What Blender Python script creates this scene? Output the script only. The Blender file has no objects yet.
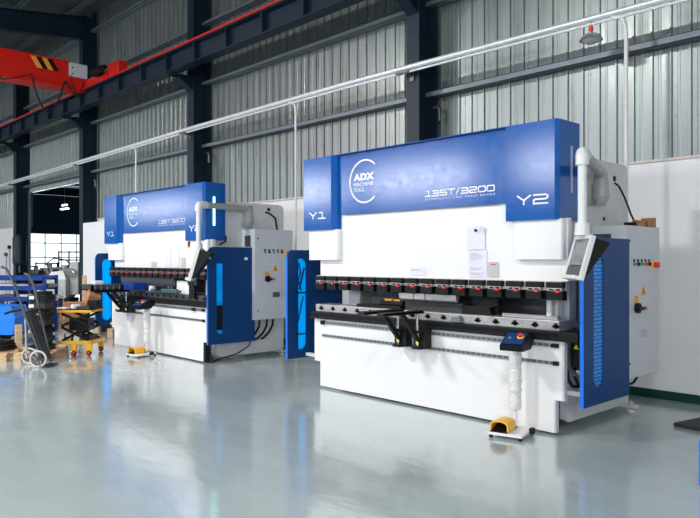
import bpy, bmesh, math, random
from mathutils import Vector, Matrix
random.seed(7)
C = bpy.context.scene.collection
PI = math.pi
R = math.radians

# ------------------------------------------------------------------ materials
def mat(name, col, rough=0.5, metal=0.0, coat=0.0, noise=0.0, nscale=6.0, bump=0.0, bscale=30.0,
        stretch=(1, 1, 1), emit=None, estr=0.0, trans=0.0, alpha=1.0, rvar=0.0, spec=None):
    m = bpy.data.materials.new(name); m.use_nodes = True
    nt = m.node_tree; b = nt.nodes['Principled BSDF']
    c = (col[0], col[1], col[2], 1)
    b.inputs['Base Color'].default_value = c
    b.inputs['Roughness'].default_value = rough
    b.inputs['Metallic'].default_value = metal
    b.inputs['Coat Weight'].default_value = coat
    b.inputs['Coat Roughness'].default_value = 0.06
    if spec is not None: b.inputs['Specular IOR Level'].default_value = spec
    if trans: b.inputs['Transmission Weight'].default_value = trans
    if alpha < 1: b.inputs['Alpha'].default_value = alpha
    if emit:
        b.inputs['Emission Color'].default_value = (*emit, 1); b.inputs['Emission Strength'].default_value = estr
    if noise or bump or rvar:
        tc = nt.nodes.new('ShaderNodeTexCoord'); mp = nt.nodes.new('ShaderNodeMapping')
        mp.inputs['Scale'].default_value = stretch
        nt.links.new(tc.outputs['Object'], mp.inputs['Vector'])
        n = nt.nodes.new('ShaderNodeTexNoise'); n.inputs['Scale'].default_value = nscale; n.inputs['Detail'].default_value = 5
        nt.links.new(mp.outputs[0], n.inputs['Vector'])
        if noise:
            r = nt.nodes.new('ShaderNodeValToRGB')
            r.color_ramp.elements[0].position = .3; r.color_ramp.elements[1].position = .7
            r.color_ramp.elements[0].color = tuple(max(0, v * (1 - noise)) for v in col) + (1,)
            r.color_ramp.elements[1].color = tuple(min(1, v * (1 + noise)) for v in col) + (1,)
            nt.links.new(n.outputs[0], r.inputs[0]); nt.links.new(r.outputs[0], b.inputs['Base Color'])
        if rvar:
            mr = nt.nodes.new('ShaderNodeMapRange')
            mr.inputs[1].default_value = .3; mr.inputs[2].default_value = .7
            mr.inputs[3].default_value = max(.01, rough - rvar); mr.inputs[4].default_value = rough + rvar
            nt.links.new(n.outputs[0], mr.inputs[0]); nt.links.new(mr.outputs[0], b.inputs['Roughness'])
        if bump:
            n2 = nt.nodes.new('ShaderNodeTexNoise'); n2.inputs['Scale'].default_value = bscale; n2.inputs['Detail'].default_value = 3
            nt.links.new(mp.outputs[0], n2.inputs['Vector'])
            bp = nt.nodes.new('ShaderNodeBump'); bp.inputs['Strength'].default_value = bump; bp.inputs['Distance'].default_value = .02
            nt.links.new(n2.outputs[0], bp.inputs['Height']); nt.links.new(bp.outputs[0], b.inputs['Normal'])
    return m

M = dict(
 white=mat('white_paint', (.80, .80, .81), .32, noise=.015, nscale=3),
 lightgrey=mat('light_grey_paint', (.56, .58, .62), .35, noise=.03, nscale=8),
 frame=mat('frame_grey_white', (.60, .615, .63), .45, noise=.05, nscale=7),
 blue=mat('gloss_blue', (.0, .088, .37), .15, noise=.04, nscale=16, rvar=.03, bump=.010, bscale=60, coat=.0, spec=.5),
 doorblue=mat('door_blue', (.0, .043, .17), .45, noise=.10, nscale=30, spec=.3),
 edgeblue=mat('bright_blue_edge', (.0, .16, .75), .35),
 black=mat('black_metal', (.005, .005, .006), .5, noise=.2, nscale=12, spec=.25),
 satin=mat('black_plastic', (.008, .0085, .010), .5, spec=.3),
 char=mat('charcoal_metal', (.045, .045, .046), .5, metal=.1, spec=.3, noise=.3, nscale=18, rvar=.1),
 steel=mat('ground_steel', (.42, .42, .43), .38, metal=.55, noise=.15, nscale=14, rvar=.08),
 darksteel=mat('dark_steel', (.10, .105, .115), .4, metal=.6, noise=.2, nscale=20),
 chrome=mat('chrome', (.75, .76, .78), .15, metal=1),
 redp=mat('red_plastic', (.85, .02, .015), .35),
 cranered=mat('crane_red', (.62, .012, .006), .4, noise=.06, nscale=2),
 yellow=mat('yellow_paint', (.95, .47, .01), .35, noise=.06, nscale=12),
 warn=mat('warning_yellow', (.95, .75, .02), .5),
 orange=mat('orange_label', (.85, .36, .04), .5),
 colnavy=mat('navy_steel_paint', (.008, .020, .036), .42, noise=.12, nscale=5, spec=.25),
 girt=mat('girt_grey_paint', (.15, .18, .21), .4, metal=.2, noise=.1, nscale=6),
 wallwhite=mat('white_wall_paint', (.80, .81, .83), .6, noise=.03, nscale=1.3),
 green=mat('green_skirting', (.002, .045, .026), .4, noise=.15, nscale=9),
 trimc=mat('trim_flashing', (.66, .58, .53), .5),
 roof=mat('roof_sheet', (.10, .12, .13), .5, metal=.3, noise=.1, nscale=2),
 pipe=mat('galvanised_pipe', (.80, .82, .85), .3, metal=.3, noise=.05, nscale=10),
 whitepipe=mat('white_pipe', (.78, .77, .74), .4),
 armgrey=mat('arm_grey', (.34, .35, .345), .38),
 armlight=mat('arm_pale', (.70, .71, .70), .35),
 screen=mat('dark_screen', (.15, .16, .17), .12, metal=.3, coat=.6),
 paper=mat('paper', (.72, .71, .82), .7, noise=.04, nscale=20),
 greypaper=mat('grey_paper', (.50, .49, .50), .7, noise=.1, nscale=60),
 wood=mat('pale_wood', (.60, .40, .24), .7, noise=.2, nscale=8, stretch=(1, 1, 6)),
 card=mat('cardboard', (.42, .20, .09), .8, noise=.12, nscale=6),
 rackblue=mat('rack_blue', (.003, .035, .24), .45, noise=.2, nscale=9, spec=.3),
 tarp=mat('bright_blue_tarp', (.004, .20, .80), .5, bump=.8, bscale=9),
 bubble=mat('bubble_wrap', (.80, .80, .78), .25, noise=.06, nscale=50, bump=.9, bscale=60),
 teal=mat('teal_metal', (.06, .14, .15), .4, metal=.4),
 rubber=mat('rubber', (.01, .01, .01), .7, spec=.3),
 cream=mat('cream_enamel', (.60, .60, .56), .4),
 machinegrey=mat('machine_grey', (.48, .52, .50), .4, noise=.15, nscale=7),
 silverlamp=mat('lamp_aluminium', (.62, .63, .64), .3, metal=.8),
 lampglass=mat('lamp_glass', (.5, .5, .48), .15, coat=.5),
 ledoff=mat('led_cover', (.42, .48, .58), .3),
 ledon=mat('led_lit', (.6, 1, .85), .3, emit=(.38, 1, .60), estr=9),
 tube=mat('lit_tube', (1, 1, 1), .3, emit=(.9, .97, 1), estr=3.5),
 letter=mat('white_lettering', (.92, .90, .86), .5),
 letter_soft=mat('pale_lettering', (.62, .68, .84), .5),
 letter_reflect=mat('lettering_green_reflection', (.68, .95, .88), .5),  # greenish reflection on the far emblem, put into the lettering colour
 matdark=mat('dark_mat', (.028, .034, .038), .6, noise=.3, nscale=40, bump=.5, bscale=90),
 btn_green=mat('green_button', (.02, .35, .22), .4),
)

def floor_mat():
    m = bpy.data.materials.new('epoxy_floor'); m.use_nodes = True
    nt = m.node_tree; b = nt.nodes['Principled BSDF']; L = nt.links.new
    tc = nt.nodes.new('ShaderNodeTexCoord')
    n1 = nt.nodes.new('ShaderNodeTexNoise'); n1.inputs['Scale'].default_value = .55; n1.inputs['Detail'].default_value = 8; n1.inputs['Roughness'].default_value = .6
    mp = nt.nodes.new('ShaderNodeMapping'); mp.inputs['Scale'].default_value = (1, 2.2, 1)
    L(tc.outputs['Object'], mp.inputs[0]); L(mp.outputs[0], n1.inputs['Vector'])
    r = nt.nodes.new('ShaderNodeValToRGB')
    r.color_ramp.elements[0].position = .3; r.color_ramp.elements[1].position = .72
    r.color_ramp.elements[0].color = (.38, .455, .47, 1); r.color_ramp.elements[1].color = (.48, .56, .575, 1)
    L(n1.outputs[0], r.inputs[0]); L(r.outputs[0], b.inputs['Base Color'])
    mr = nt.nodes.new('ShaderNodeMapRange'); mr.inputs[1].default_value = .3; mr.inputs[2].default_value = .75
    mr.inputs[3].default_value = .10; mr.inputs[4].default_value = .24
    n2 = nt.nodes.new('ShaderNodeTexNoise'); n2.inputs['Scale'].default_value = 2.2; n2.inputs['Detail'].default_value = 6
    L(mp.outputs[0], n2.inputs['Vector']); L(n2.outputs[0], mr.inputs[0]); L(mr.outputs[0], b.inputs['Roughness'])
    n3 = nt.nodes.new('ShaderNodeTexNoise'); n3.inputs['Scale'].default_value = 5.0; n3.inputs['Detail'].default_value = 3
    L(mp.outputs[0], n3.inputs['Vector'])
    bp = nt.nodes.new('ShaderNodeBump'); bp.inputs['Strength'].default_value = .10; bp.inputs['Distance'].default_value = .02
    L(n3.outputs[0], bp.inputs['Height']); L(bp.outputs[0], b.inputs['Normal'])
    b.inputs['IOR'].default_value = 1.6
    b.inputs['Coat Weight'].default_value = .6; b.inputs['Coat Roughness'].default_value = .10; b.inputs['Coat IOR'].default_value = 1.6
    L(bp.outputs[0], b.inputs['Coat Normal'])
    return m
M['floor'] = floor_mat()

def sheet_mat():   # weathered grey corrugated steel, faint vertical streaks
    return mat('corrugated_steel', (.235, .265, .265), .33, metal=.6, noise=.06, nscale=5, stretch=(2.2, 2.2, .18), rvar=.07)
M['sheet'] = sheet_mat()

def acrylic_mat():
    m = bpy.data.materials.new('blue_acrylic'); m.use_nodes = True
    nt = m.node_tree; nt.nodes.clear(); L = nt.links.new
    o = nt.nodes.new('ShaderNodeOutputMaterial')
    t = nt.nodes.new('ShaderNodeBsdfTransparent'); t.inputs[0].default_value = (.02, .55, 1, 1)
    d = nt.nodes.new('ShaderNodeBsdfDiffuse'); d.inputs[0].default_value = (.0, .50, 1, 1)
    tl = nt.nodes.new('ShaderNodeBsdfTranslucent'); tl.inputs[0].default_value = (.0, .80, 1, 1)
    g = nt.nodes.new('ShaderNodeBsdfGlossy'); g.inputs['Roughness'].default_value = .12
    a1 = nt.nodes.new('ShaderNodeAddShader'); L(d.outputs[0], a1.inputs[0]); L(tl.outputs[0], a1.inputs[1])
    m1 = nt.nodes.new('ShaderNodeMixShader'); m1.inputs[0].default_value = .38; L(t.outputs[0], m1.inputs[1]); L(a1.outputs[0], m1.inputs[2])
    m2 = nt.nodes.new('ShaderNodeMixShader'); m2.inputs[0].default_value = .04; L(m1.outputs[0], m2.inputs[1]); L(g.outputs[0], m2.inputs[2])
    L(m2.outputs[0], o.inputs[0]); return m
M['acrylic'] = acrylic_mat()
def perforated_mat():
    m = bpy.data.materials.new('perforated_blue_sheet'); m.use_nodes = True
    nt = m.node_tree; b = nt.nodes['Principled BSDF']; L = nt.links.new
    tc = nt.nodes.new('ShaderNodeTexCoord'); mp = nt.nodes.new('ShaderNodeMapping'); mp.inputs['Rotation'].default_value = (R(90), 0, R(90))
    sp = nt.nodes.new('ShaderNodeSeparateXYZ'); cb = nt.nodes.new('ShaderNodeCombineXYZ')
    L(tc.outputs['Object'], sp.inputs[0]); L(sp.outputs[1], cb.inputs[0]); L(sp.outputs[2], cb.inputs[1])
    br = nt.nodes.new('ShaderNodeTexBrick'); br.inputs['Scale'].default_value = 1.0
    br.inputs['Color1'].default_value = (0, .25, .80, 1); br.inputs['Color2'].default_value = (0, .32, .95, 1); br.inputs['Mortar'].default_value = (.0, .02, .13, 1)
    br.inputs['Brick Width'].default_value = .11; br.inputs['Row Height'].default_value = .034; br.inputs['Mortar Size'].default_value = .0055; br.inputs['Mortar Smooth'].default_value = .3
    L(cb.outputs[0], br.inputs['Vector']); L(br.outputs['Color'], b.inputs['Base Color']); b.inputs['Roughness'].default_value = .35
    return m
M['perforated'] = perforated_mat()

def rail_mat():    # graduated rail: fine dark dashes along its length
    m = bpy.data.materials.new('graduated_rail'); m.use_nodes = True
    nt = m.node_tree; b = nt.nodes['Principled BSDF']; L = nt.links.new
    tc = nt.nodes.new('ShaderNodeTexCoord'); w = nt.nodes.new('ShaderNodeTexWave'); w.inputs['Scale'].default_value = 5.0
    L(tc.outputs['Object'], w.inputs['Vector'])
    r = nt.nodes.new('ShaderNodeValToRGB'); r.color_ramp.interpolation = 'CONSTANT'
    r.color_ramp.elements[0].color = (.22, .25, .27, 1); r.color_ramp.elements[1].position = .3; r.color_ramp.elements[1].color = (.10, .12, .13, 1)
    L(w.outputs[0], r.inputs[0]); L(r.outputs[0], b.inputs['Base Color'])
    b.inputs['Roughness'].default_value = .4; b.inputs['Metallic'].default_value = .4
    return m
M['rail'] = rail_mat()

# ------------------------------------------------------------------ mesh helpers
class MB:
    def __init__(s): s.bm = bmesh.new()
    def box(s, x0, x1, y0, y1, z0, z1, bevel=0.0, rot=None, seg=2):
        vs = [s.bm.verts.new(p) for p in ((x0,y0,z0),(x1,y0,z0),(x1,y1,z0),(x0,y1,z0),(x0,y0,z1),(x1,y0,z1),(x1,y1,z1),(x0,y1,z1))]
        fs = [s.bm.faces.new([vs[i] for i in f]) for f in ((3,2,1,0),(4,5,6,7),(0,1,5,4),(1,2,6,5),(2,3,7,6),(3,0,4,7))]
        if bevel:
            es = list({e for f in fs for e in f.edges})
            r = bmesh.ops.bevel(s.bm, geom=es, offset=bevel, segments=seg, affect='EDGES', profile=.5)
            vs = list({v for f in r['faces'] for v in f.verts} | {v for v in vs if v.is_valid})
        if rot is not None:
            c = Vector(((x0+x1)/2, (y0+y1)/2, (z0+z1)/2))
            for v in vs:
                if v.is_valid: v.co = rot @ (v.co - c) + c
        return s
    def prism(s, pts, axis, a, b, holes=None):
        """polygon pts (u,v) extruded along axis from a to b. axis 0: (y,z), 1: (x,z), 2: (x,y)"""
        def P(u, v, w):
            return (w,u,v) if axis == 0 else ((u,w,v) if axis == 1 else (u,v,w))
        A = [s.bm.verts.new(P(u, v, a)) for u, v in pts]; B = [s.bm.verts.new(P(u, v, b)) for u, v in pts]
        n = len(pts)
        if holes:
            eds = []
            loops = [(A, B)]
            for h in holes:
                loops.append(([s.bm.verts.new(P(u, v, a)) for u, v in h], [s.bm.verts.new(P(u, v, b)) for u, v in h]))
            for side in (0, 1):
                e = []
                for lp in loops:
                    l = lp[side]
                    for i in range(len(l)): e.append(s.bm.edges.new((l[i], l[(i+1) % len(l)])))
                bmesh.ops.triangle_fill(s.bm, edges=e, use_beauty=True)
            for l0, l1 in loops:
                for i in range(len(l0)):
                    j = (i+1) % len(l0); s.bm.faces.new((l0[i], l0[j], l1[j], l1[i]))
        else:
            s.bm.faces.new(A); s.bm.faces.new(B[::-1])
            for i in range(n):
                j = (i+1) % n; s.bm.faces.new((A[i], B[i], B[j], A[j]))
        return s
    def cyl(s, p0, p1, r0, r1=None, seg=16, cap=True):
        r1 = r0 if r1 is None else r1
        p0 = Vector(p0); p1 = Vector(p1); d = (p1-p0).normalized()
        a = d.orthogonal().normalized(); b = d.cross(a)
        A = []; B = []
        for i in range(seg):
            t = 2*PI*i/seg; o = a*math.cos(t)+b*math.sin(t)
            A.append(s.bm.verts.new(p0+o*r0)); B.append(s.bm.verts.new(p1+o*r1))
        for i in range(seg):
            j = (i+1) % seg; s.bm.faces.new((A[i], A[j], B[j], B[i]))
        if cap: s.bm.faces.new(A[::-1]); s.bm.faces.new(B)
        return s
    def tube(s, pts, r, seg=10, closed=False):
        pts = [Vector(p) for p in pts]; rings = []; n = len(pts)
        prev = None
        for i, p in enumerate(pts):
            if closed: d = (pts[(i+1) % n]-pts[i-1])
            else: d = pts[min(i+1, n-1)]-pts[max(i-1, 0)]
            d.normalize()
            a = d.orthogonal().normalized() if prev is None else (prev-d*prev.dot(d)).normalized()
            prev = a; b = d.cross(a)
            rings.append([s.bm.verts.new(p+(a*math.cos(2*PI*k/seg)+b*math.sin(2*PI*k/seg))*r) for k in range(seg)])
        m = n if closed else n-1
        for i in range(m):
            A = rings[i]; B = rings[(i+1) % n]
            for k in range(seg):
                l = (k+1) % seg; s.bm.faces.new((A[k], A[l], B[l], B[k]))
        if not closed: s.bm.faces.new(rings[0][::-1]); s.bm.faces.new(rings[-1])
        return s
    def lathe(s, prof, c, axis='z', seg=28):
        c = Vector(c); rings = []
        for r, h in prof:
            ring = []
            for k in range(seg):
                t = 2*PI*k/seg
                if axis == 'z': o = Vector((r*math.cos(t), r*math.sin(t), h))
                elif axis == 'y': o = Vector((r*math.cos(t), h, r*math.sin(t)))
                else: o = Vector((h, r*math.cos(t), r*math.sin(t)))
                ring.append(s.bm.verts.new(c+o))
            rings.append(ring)
        for A, B in zip(rings, rings[1:]):
            for k in range(seg):
                l = (k+1) % seg; s.bm.faces.new((A[k], A[l], B[l], B[k]))
        return s
    def build(s, name, m, parent=None, smooth=False, label=None):
        bmesh.ops.remove_doubles(s.bm, verts=s.bm.verts, dist=1e-6)
        bmesh.ops.recalc_face_normals(s.bm, faces=s.bm.faces)
        me = bpy.data.meshes.new(name); s.bm.to_mesh(me); s.bm.free()
        me.materials.append(M[m] if isinstance(m, str) else m)
        if smooth:
            for p in me.polygons: p.use_smooth = True
            try: me.set_sharp_from_angle(angle=R(38))
            except Exception: pass
        o = bpy.data.objects.new(name, me); C.objects.link(o)
        if parent is not None: o.parent = parent
        if label: o['label'] = label
        return o

def thing(name, label, cat, loc=(0,0,0), rz=0, group=None):
    o = bpy.data.objects.new(name, None); C.objects.link(o)
    o.location = loc; o.rotation_euler = (0, 0, rz); o.empty_display_size = .1
    o['label'] = label; o['category'] = cat
    if group: o['group'] = group
    return o
def tag(o, label, cat, group=None):
    o['label'] = label; o['category'] = cat
    if group: o['group'] = group
    return o
def struct(o): o['kind'] = 'structure'; return o
def dup(root, loc=None, rz=None, label=None):
    r = root.copy(); C.objects.link(r)
    if loc is not None: r.location = loc
    if rz is not None: r.rotation_euler = (0, 0, rz)
    if label: r['label'] = label
    for ch in list(root.children):
        c = ch.copy(); C.objects.link(c); c.parent = r
        for g in list(ch.children):
            d = g.copy(); C.objects.link(d); d.parent = c
    return r
def rr(u0, u1, v0, v1, r, n=6, corners=(1,1,1,1)):
    """rounded rectangle, corners: bottom-left, bottom-right, top-right, top-left"""
    out = []
    for k, (cu, cv, t0) in enumerate(((u0+r, v0+r, PI), (u1-r, v0+r, 1.5*PI), (u1-r, v1-r, 0), (u0+r, v1-r, .5*PI))):
        if corners[k]:
            for i in range(n+1):
                t = t0+.5*PI*i/n; out.append((cu+r*math.cos(t), cv+r*math.sin(t)))
        else:
            out.append(((u0, v0), (u1, v0), (u1, v1), (u0, v1))[k])
    return out

# stroke lettering: each glyph a list of polylines on a 0..1 by 0..1 grid
GL = {'Y': [[(0,1),(.5,.45),(1,1)],[(.5,.45),(.5,0)]], '1': [[(.2,1),(.62,1),(.62,0)],[(.05,0),(1,0)]],
      '2': [[(0,1),(.85,1),(1,.86),(1,.64),(.85,.5),(.12,.5),(0,.38),(0,0),(1,0)]],
      '3': [[(0,1),(.88,1),(1,.88),(1,.12),(.88,0),(0,0)],[(.12,.5),(1,.5)]],
      '5': [[(1,1),(0,1),(0,.52),(.88,.52),(1,.4),(1,.12),(.88,0),(0,0)]],
      'T': [[(0,1),(1,1)],[(.5,1),(.5,0)]], '/': [[(.05,-.05),(.75,1.05)]],
      '0': [[(.12,0),(.88,0),(1,.12),(1,.88),(.88,1),(.12,1),(0,.88),(0,.12),(.12,0)]],
      'A': [[(0,0),(.42,1),(.62,1),(.9,0)],[(.25,.32),(.8,.32)]], 'D': [[(.08,1),(.7,1),(1,.75),(1,.25),(.7,0),(.08,0),(.08,1)]],
      'X': [[(0,1),(1,0)],[(0,0),(1,1)]]}
def strokes(mb, text, x, z, w, h, gap, t, y0, y1):
    q_ = 0
    for ch in text:
        ww = w*.5 if ch == '/' else w
        for pl in GL[ch]:
            for (a, b) in zip(pl, pl[1:]):
                p = Vector((x+a[0]*ww, z+a[1]*h)); q = Vector((x+b[0]*ww, z+b[1]*h))
                d = (q-p).normalized(); n = Vector((-d.y, d.x))*t/2; p -= d*t/2; q += d*t/2; q_ += 1
                mb.prism([tuple(p-n), tuple(q-n), tuple(q+n), tuple(p+n)], 1, y0-.00025*(q_ % 7), y1)
        x += ww+gap
    return x
def font_text(body, size, loc, m, parent, name='lettering', width=None, rot=(PI/2, 0, 0), bold=0.0, spacing=1.0):
    cu = bpy.data.curves.new('t', 'FONT'); cu.body = body; cu.size = size; cu.extrude = .0012; cu.offset = bold
    cu.space_character = spacing
    ob = bpy.data.objects.new('t', cu); C.objects.link(ob)
    dg = bpy.context.evaluated_depsgraph_get(); dg.update()
    me = bpy.data.meshes.new_from_object(ob.evaluated_get(dg))
    bpy.data.objects.remove(ob)
    if width:
        xs = [v.co.x for v in me.vertices]; k = width/(max(xs)-min(xs))
        for v in me.vertices: v.co.x = (v.co.x-min(xs))*k
    mx = Matrix.Translation(loc) @ Matrix.Rotation(rot[2], 4, 'Z') @ Matrix.Rotation(rot[0], 4, 'X')
    me.transform(mx)
    me.materials.clear(); me.materials.append(M[m])
    o = bpy.data.objects.new(name, me); C.objects.link(o); o.parent = parent
    return o

# ------------------------------------------------------------------ setting: hall
XL, XR, YN, YF = -62.0, 6.0, -16.0, 8.06
struct(MB().box(XL, XR, YN, 28, -.2, 0).build('floor', 'floor'))
DX0, DX1, DZ = -24.25, -19.0, 3.9       # doorway into the next hall
w = MB(); w.box(XL, DX0, 8.0, 8.03, 0, 2.74); w.box(DX1, XR, 8.0, 8.2, 0, 2.74)
struct(w.build('wall_back_lower', 'wallwhite'))
w = MB(); w.box(DX0-.10, DX0+.02, 7.97, 8.05, 0, DZ+.06)
struct(w.build('trim_1', 'girt'))
w = MB(); w.box(DX1, XR, 7.975, 8.0, 2.737, 2.765); w.box(XL, DX0, 7.975, 8.0, 2.737, 2.765)
struct(w.build('trim_2', 'trimc'))
w = MB(); w.box(DX1, XR, 7.985, 8.0, 0, .10); w.box(XL, DX0, 7.985, 8.0, 0, .10)
struct(w.build('baseboard_back', 'green'))
# corrugated cladding with real ribs
def corrugated(name, x0, x1, z0, z1, y):
    bm = MB(); x = x0; prof = []
    k = 0
    while x < x1:
        prof += [(x, y), (x+.030, y), (x+.038, y-.020), (x+.060, y-.020), (x+.068, y)]
        if k % 1 == 0: prof += [(x+.120, y), (x+.127, y-.004), (x+.148, y-.004), (x+.155, y)]
        x += .215; k += 1
    prev = None
    for (px, py) in prof:
        a = bm.bm.verts.new((px, py, z0)); b = bm.bm.verts.new((px, py, z1))
        if prev: bm.bm.faces.new((prev[0], a, b, prev[1]))
        prev = (a, b)
    # backing so the sheet has thickness
    bm.box(x0, x, y+.01, y+.12, z0, z1)
    return struct(bm.build(name, 'sheet'))
corrugated('wall_back_cladding', DX1-.08, XR, 2.76, 9.0, 8.04)
corrugated('wall_back_cladding', DX0-.02, DX1-.2, DZ, 9.0, 8.04)
corrugated('wall_back_cladding', XL, DX0-.3, 2.76, 9.0, 8.04)
# far sides of the hall, with window openings that let the daylight in
def wall_windows(name, axis, pos, a0, a1, z1, wins, m='sheet'):
    b = MB()
    zs = sorted({0, z1} | {z for w_ in wins for z in w_[2:]})
    lo, hi = pos-.1, pos+.1
    def bx(u0, u1, z0, zz):
        if u1-u0 < 1e-4 or zz-z0 < 1e-4: return
        if axis == 1: b.box(u0, u1, lo, hi, z0, zz)
        else: b.box(lo, hi, u0, u1, z0, zz)
    z0w, z1w = wins[0][2], wins[0][3]
    bx(a0, a1, 0, z0w); bx(a0, a1, z1w, z1)
    u = a0
    for (u0, u1, _, _) in wins:
        bx(u, u0, z0w, z1w); u = u1
    bx(u, a1, z0w, z1w)
    struct(b.build(name, m))
    return
wins_front = [(a, b, 5.1, 6.7) for a, b in ((-58, -45), (-36, -29.5), (-27.5, -20), (-17.5, -14), (-8, -4))]
wall_windows('wall_front', 1, YN, XL, XR, 8.4, wins_front)
wins_r = [(y, y+4.4, 1.6, 5.6) for y in (-15, -10, -5)]
wall_windows('wall_right', 0, XR, YN, 8.0, 9.0, wins_r)
struct(MB().box(XL-.2, XL, YN, 8.0, 0, 9).build('wall_left', 'wallwhite'))
# roof: dark sheet on purlins
rb = MB(); rb.prism([(8.3, 8.62), (4, 8.02), (-4, 8.45), (-16.2, 8.62), (-16.2, 8.72), (-4, 8.55), (4, 8.12), (8.3, 8.72)], 0, XL, XR)
struct(rb.build('ceiling', 'roof'))
def roof_z(y): return 8.02+(y-4)*.14 if y > 4 else 8.02+(4-y)*.054
# next hall seen through the doorway
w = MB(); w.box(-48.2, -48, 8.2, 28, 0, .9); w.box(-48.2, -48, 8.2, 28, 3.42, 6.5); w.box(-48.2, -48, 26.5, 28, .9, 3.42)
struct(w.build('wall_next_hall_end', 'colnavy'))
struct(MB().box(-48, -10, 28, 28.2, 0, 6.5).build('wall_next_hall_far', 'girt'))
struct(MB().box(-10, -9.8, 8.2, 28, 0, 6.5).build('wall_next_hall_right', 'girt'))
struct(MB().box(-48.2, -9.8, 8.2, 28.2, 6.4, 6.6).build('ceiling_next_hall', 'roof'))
wf = MB()
y = 8.2
while y < 26.6:
    wf.box(-48.14, -48.04, y, y+.08, .9, 3.42); y += 1.08
for z in (.9, 1.75, 2.72, 3.38): wf.box(-48.14, -48.04, 8.2, 26.5, z, z+.07)
wfo = struct(wf.build('window_1', 'girt'))
g = bpy.data.materials.new('window_glass'); g.use_nodes = True
nt = g.node_tree; nt.nodes.clear(); o_ = nt.nodes.new('ShaderNodeOutputMaterial')
t_ = nt.nodes.new('ShaderNodeBsdfTransparent'); t_.inputs[0].default_value = (.93, .97, .98, 1)
g_ = nt.nodes.new('ShaderNodeBsdfGlossy'); g_.inputs['Roughness'].default_value = .05
m_ = nt.nodes.new('ShaderNodeMixShader'); m_.inputs[0].default_value = .07
nt.links.new(t_.outputs[0], m_.inputs[1]); nt.links.new(g_.outputs[0], m_.inputs[2]); nt.links.new(m_.outputs[0], o_.inputs[0])
MB().box(-48.10, -48.08, 8.2, 26.5, .9, 3.42).build('window_pane', g, wfo)

# roof beams of the next hall
for k, (x, z0) in enumerate(((-27, 5.6), (-32, 5.5), (-37, 5.6), (-42, 5.5))):
    b = MB(); b.box(x-.1, x+.1, 8.4, 27.8, z0, z0+.05); b.box(x-.02, x+.02, 8.4, 27.8, z0, z0+.5); b.box(x-.1, x+.1, 8.4, 27.8, z0+.45, z0+.5)
    b.box(x-.1, x+.1, 27.5, 28.0, 0, z0); b.cyl((x, 8.3, z0+.45), (x, 8.3, z0+.6), .05)
    tag(b.build('roof_beam', 'colnavy'), 'dark steel roof beam of the next hall, %s from the doorway' % ('nearest', 'second', 'third', 'farthest')[k], 'beam')
t = thing('hanging_lamp', 'lit twin tube lamp hanging in the next hall beyond the doorway', 'lamp', (-33, 12.5, 4.02))
MB().box(-.42, .42, -.06, .06, .0, .05).build('lit_tube', 'tube', t)
MB().box(-.24, .24, -.05, .05, .17, .24).build('lit_tube', 'tube', t)
b = MB(); b.box(-.34, .34, -.05, .05, .06, .16); b.cyl((0, 0, .15), (0, 0, 2.38), .012); b.build('housing', 'girt', t)

# ------------------------------------------------------------------ steel frame
cols = [(-6.78, -6.54, 'navy steel column behind the nearer press brake'),
        (-13.12, -12.88, 'navy steel column rising behind the far press brake'),
        (-19.05, -18.70, 'navy steel column at the right edge of the doorway'),
        (-24.85, -24.26, 'navy steel column at the left edge of the doorway')]
CX = []
for i, (a, b_, lab) in enumerate(cols):
    cx = (a+b_)/2 if i < 3 else -24.45
    hw = .125
    if i == 3: hw = .15
    CX.append(cx)
    t = thing('steel_column', lab, 'column', (cx, 7.8, 0), group='steel columns along the back wall')
    b = MB(); b.box(-hw, hw, -.20, -.182, 0, 8.40); b.box(-hw-.04, hw+.04, .165, .183, 0, 8.55); b.box(-.008, .008, -.182, .165, 0, 8.42)
    b.build('column_shaft', 'colnavy', t)
    b = MB(); b.prism([(-.20, 5.25), (-.20, 5.53), (-.72, 5.53), (-.72, 5.47), (-.52, 5.47)], 0, -.006, .006)
    b.box(-.11, .11, -.74, -.20, 5.515, 5.535); b.prism([(-.205, 5.23), (-.205, 5.26), (-.52, 5.48), (-.52, 5.45)], 0, -.1, .1)
    b.build('corbel', 'colnavy', t)
# hooks / pipe stubs on the side of three columns
for i, (x, z) in enumerate(((-6.47, 3.78), (-12.82, 3.82), (-18.70, 3.75))):
    b = MB(); b.tube([(x-.03, 7.9, z+.09), (x+.05, 7.9, z+.09), (x+.075, 7.9, z+.06), (x+.08, 7.9, z-.12)], .022 if i == 0 else .03)
    tag(b.build('pipe_stub', 'darksteel', smooth=True), 'short bent grey pipe stub on the side of the %s' % ('column behind the nearer press brake', 'column behind the far press brake', 'column right of the doorway')[i], 'pipe')
edges = [XL]+CX[::-1]+[XR]
names = ['left of the doorway', 'above the doorway', 'over the far press brake', 'over the gap between the press brakes', 'right of the nearer column']
for zi, z in enumerate((4.08, 5.44, 6.74, 8.02)):
    for s in range(5):
        x0, x1 = edges[s]+(.03 if s else .02), edges[s+1]-.03
        b = MB(); b.box(x0, x1, 7.86, 7.88, z-.038, z+.038); b.box(x0, x1, 7.86, 8.0, z+.03, z+.038); b.box(x0, x1, 7.86, 8.0, z-.038, z-.03)
        b.box(x0, x1, 7.852, 7.86, z-.038, z-.022)
        if s == 1 and zi == 0: pass
        tag(b.build('wall_girt', 'girt'), 'grey steel wall girt %s, %s' % (names[s], ('lowest row', 'second row up', 'third row up', 'top row under the roof')[zi]), 'girt', 'wall girts on the corrugated cladding')
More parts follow.
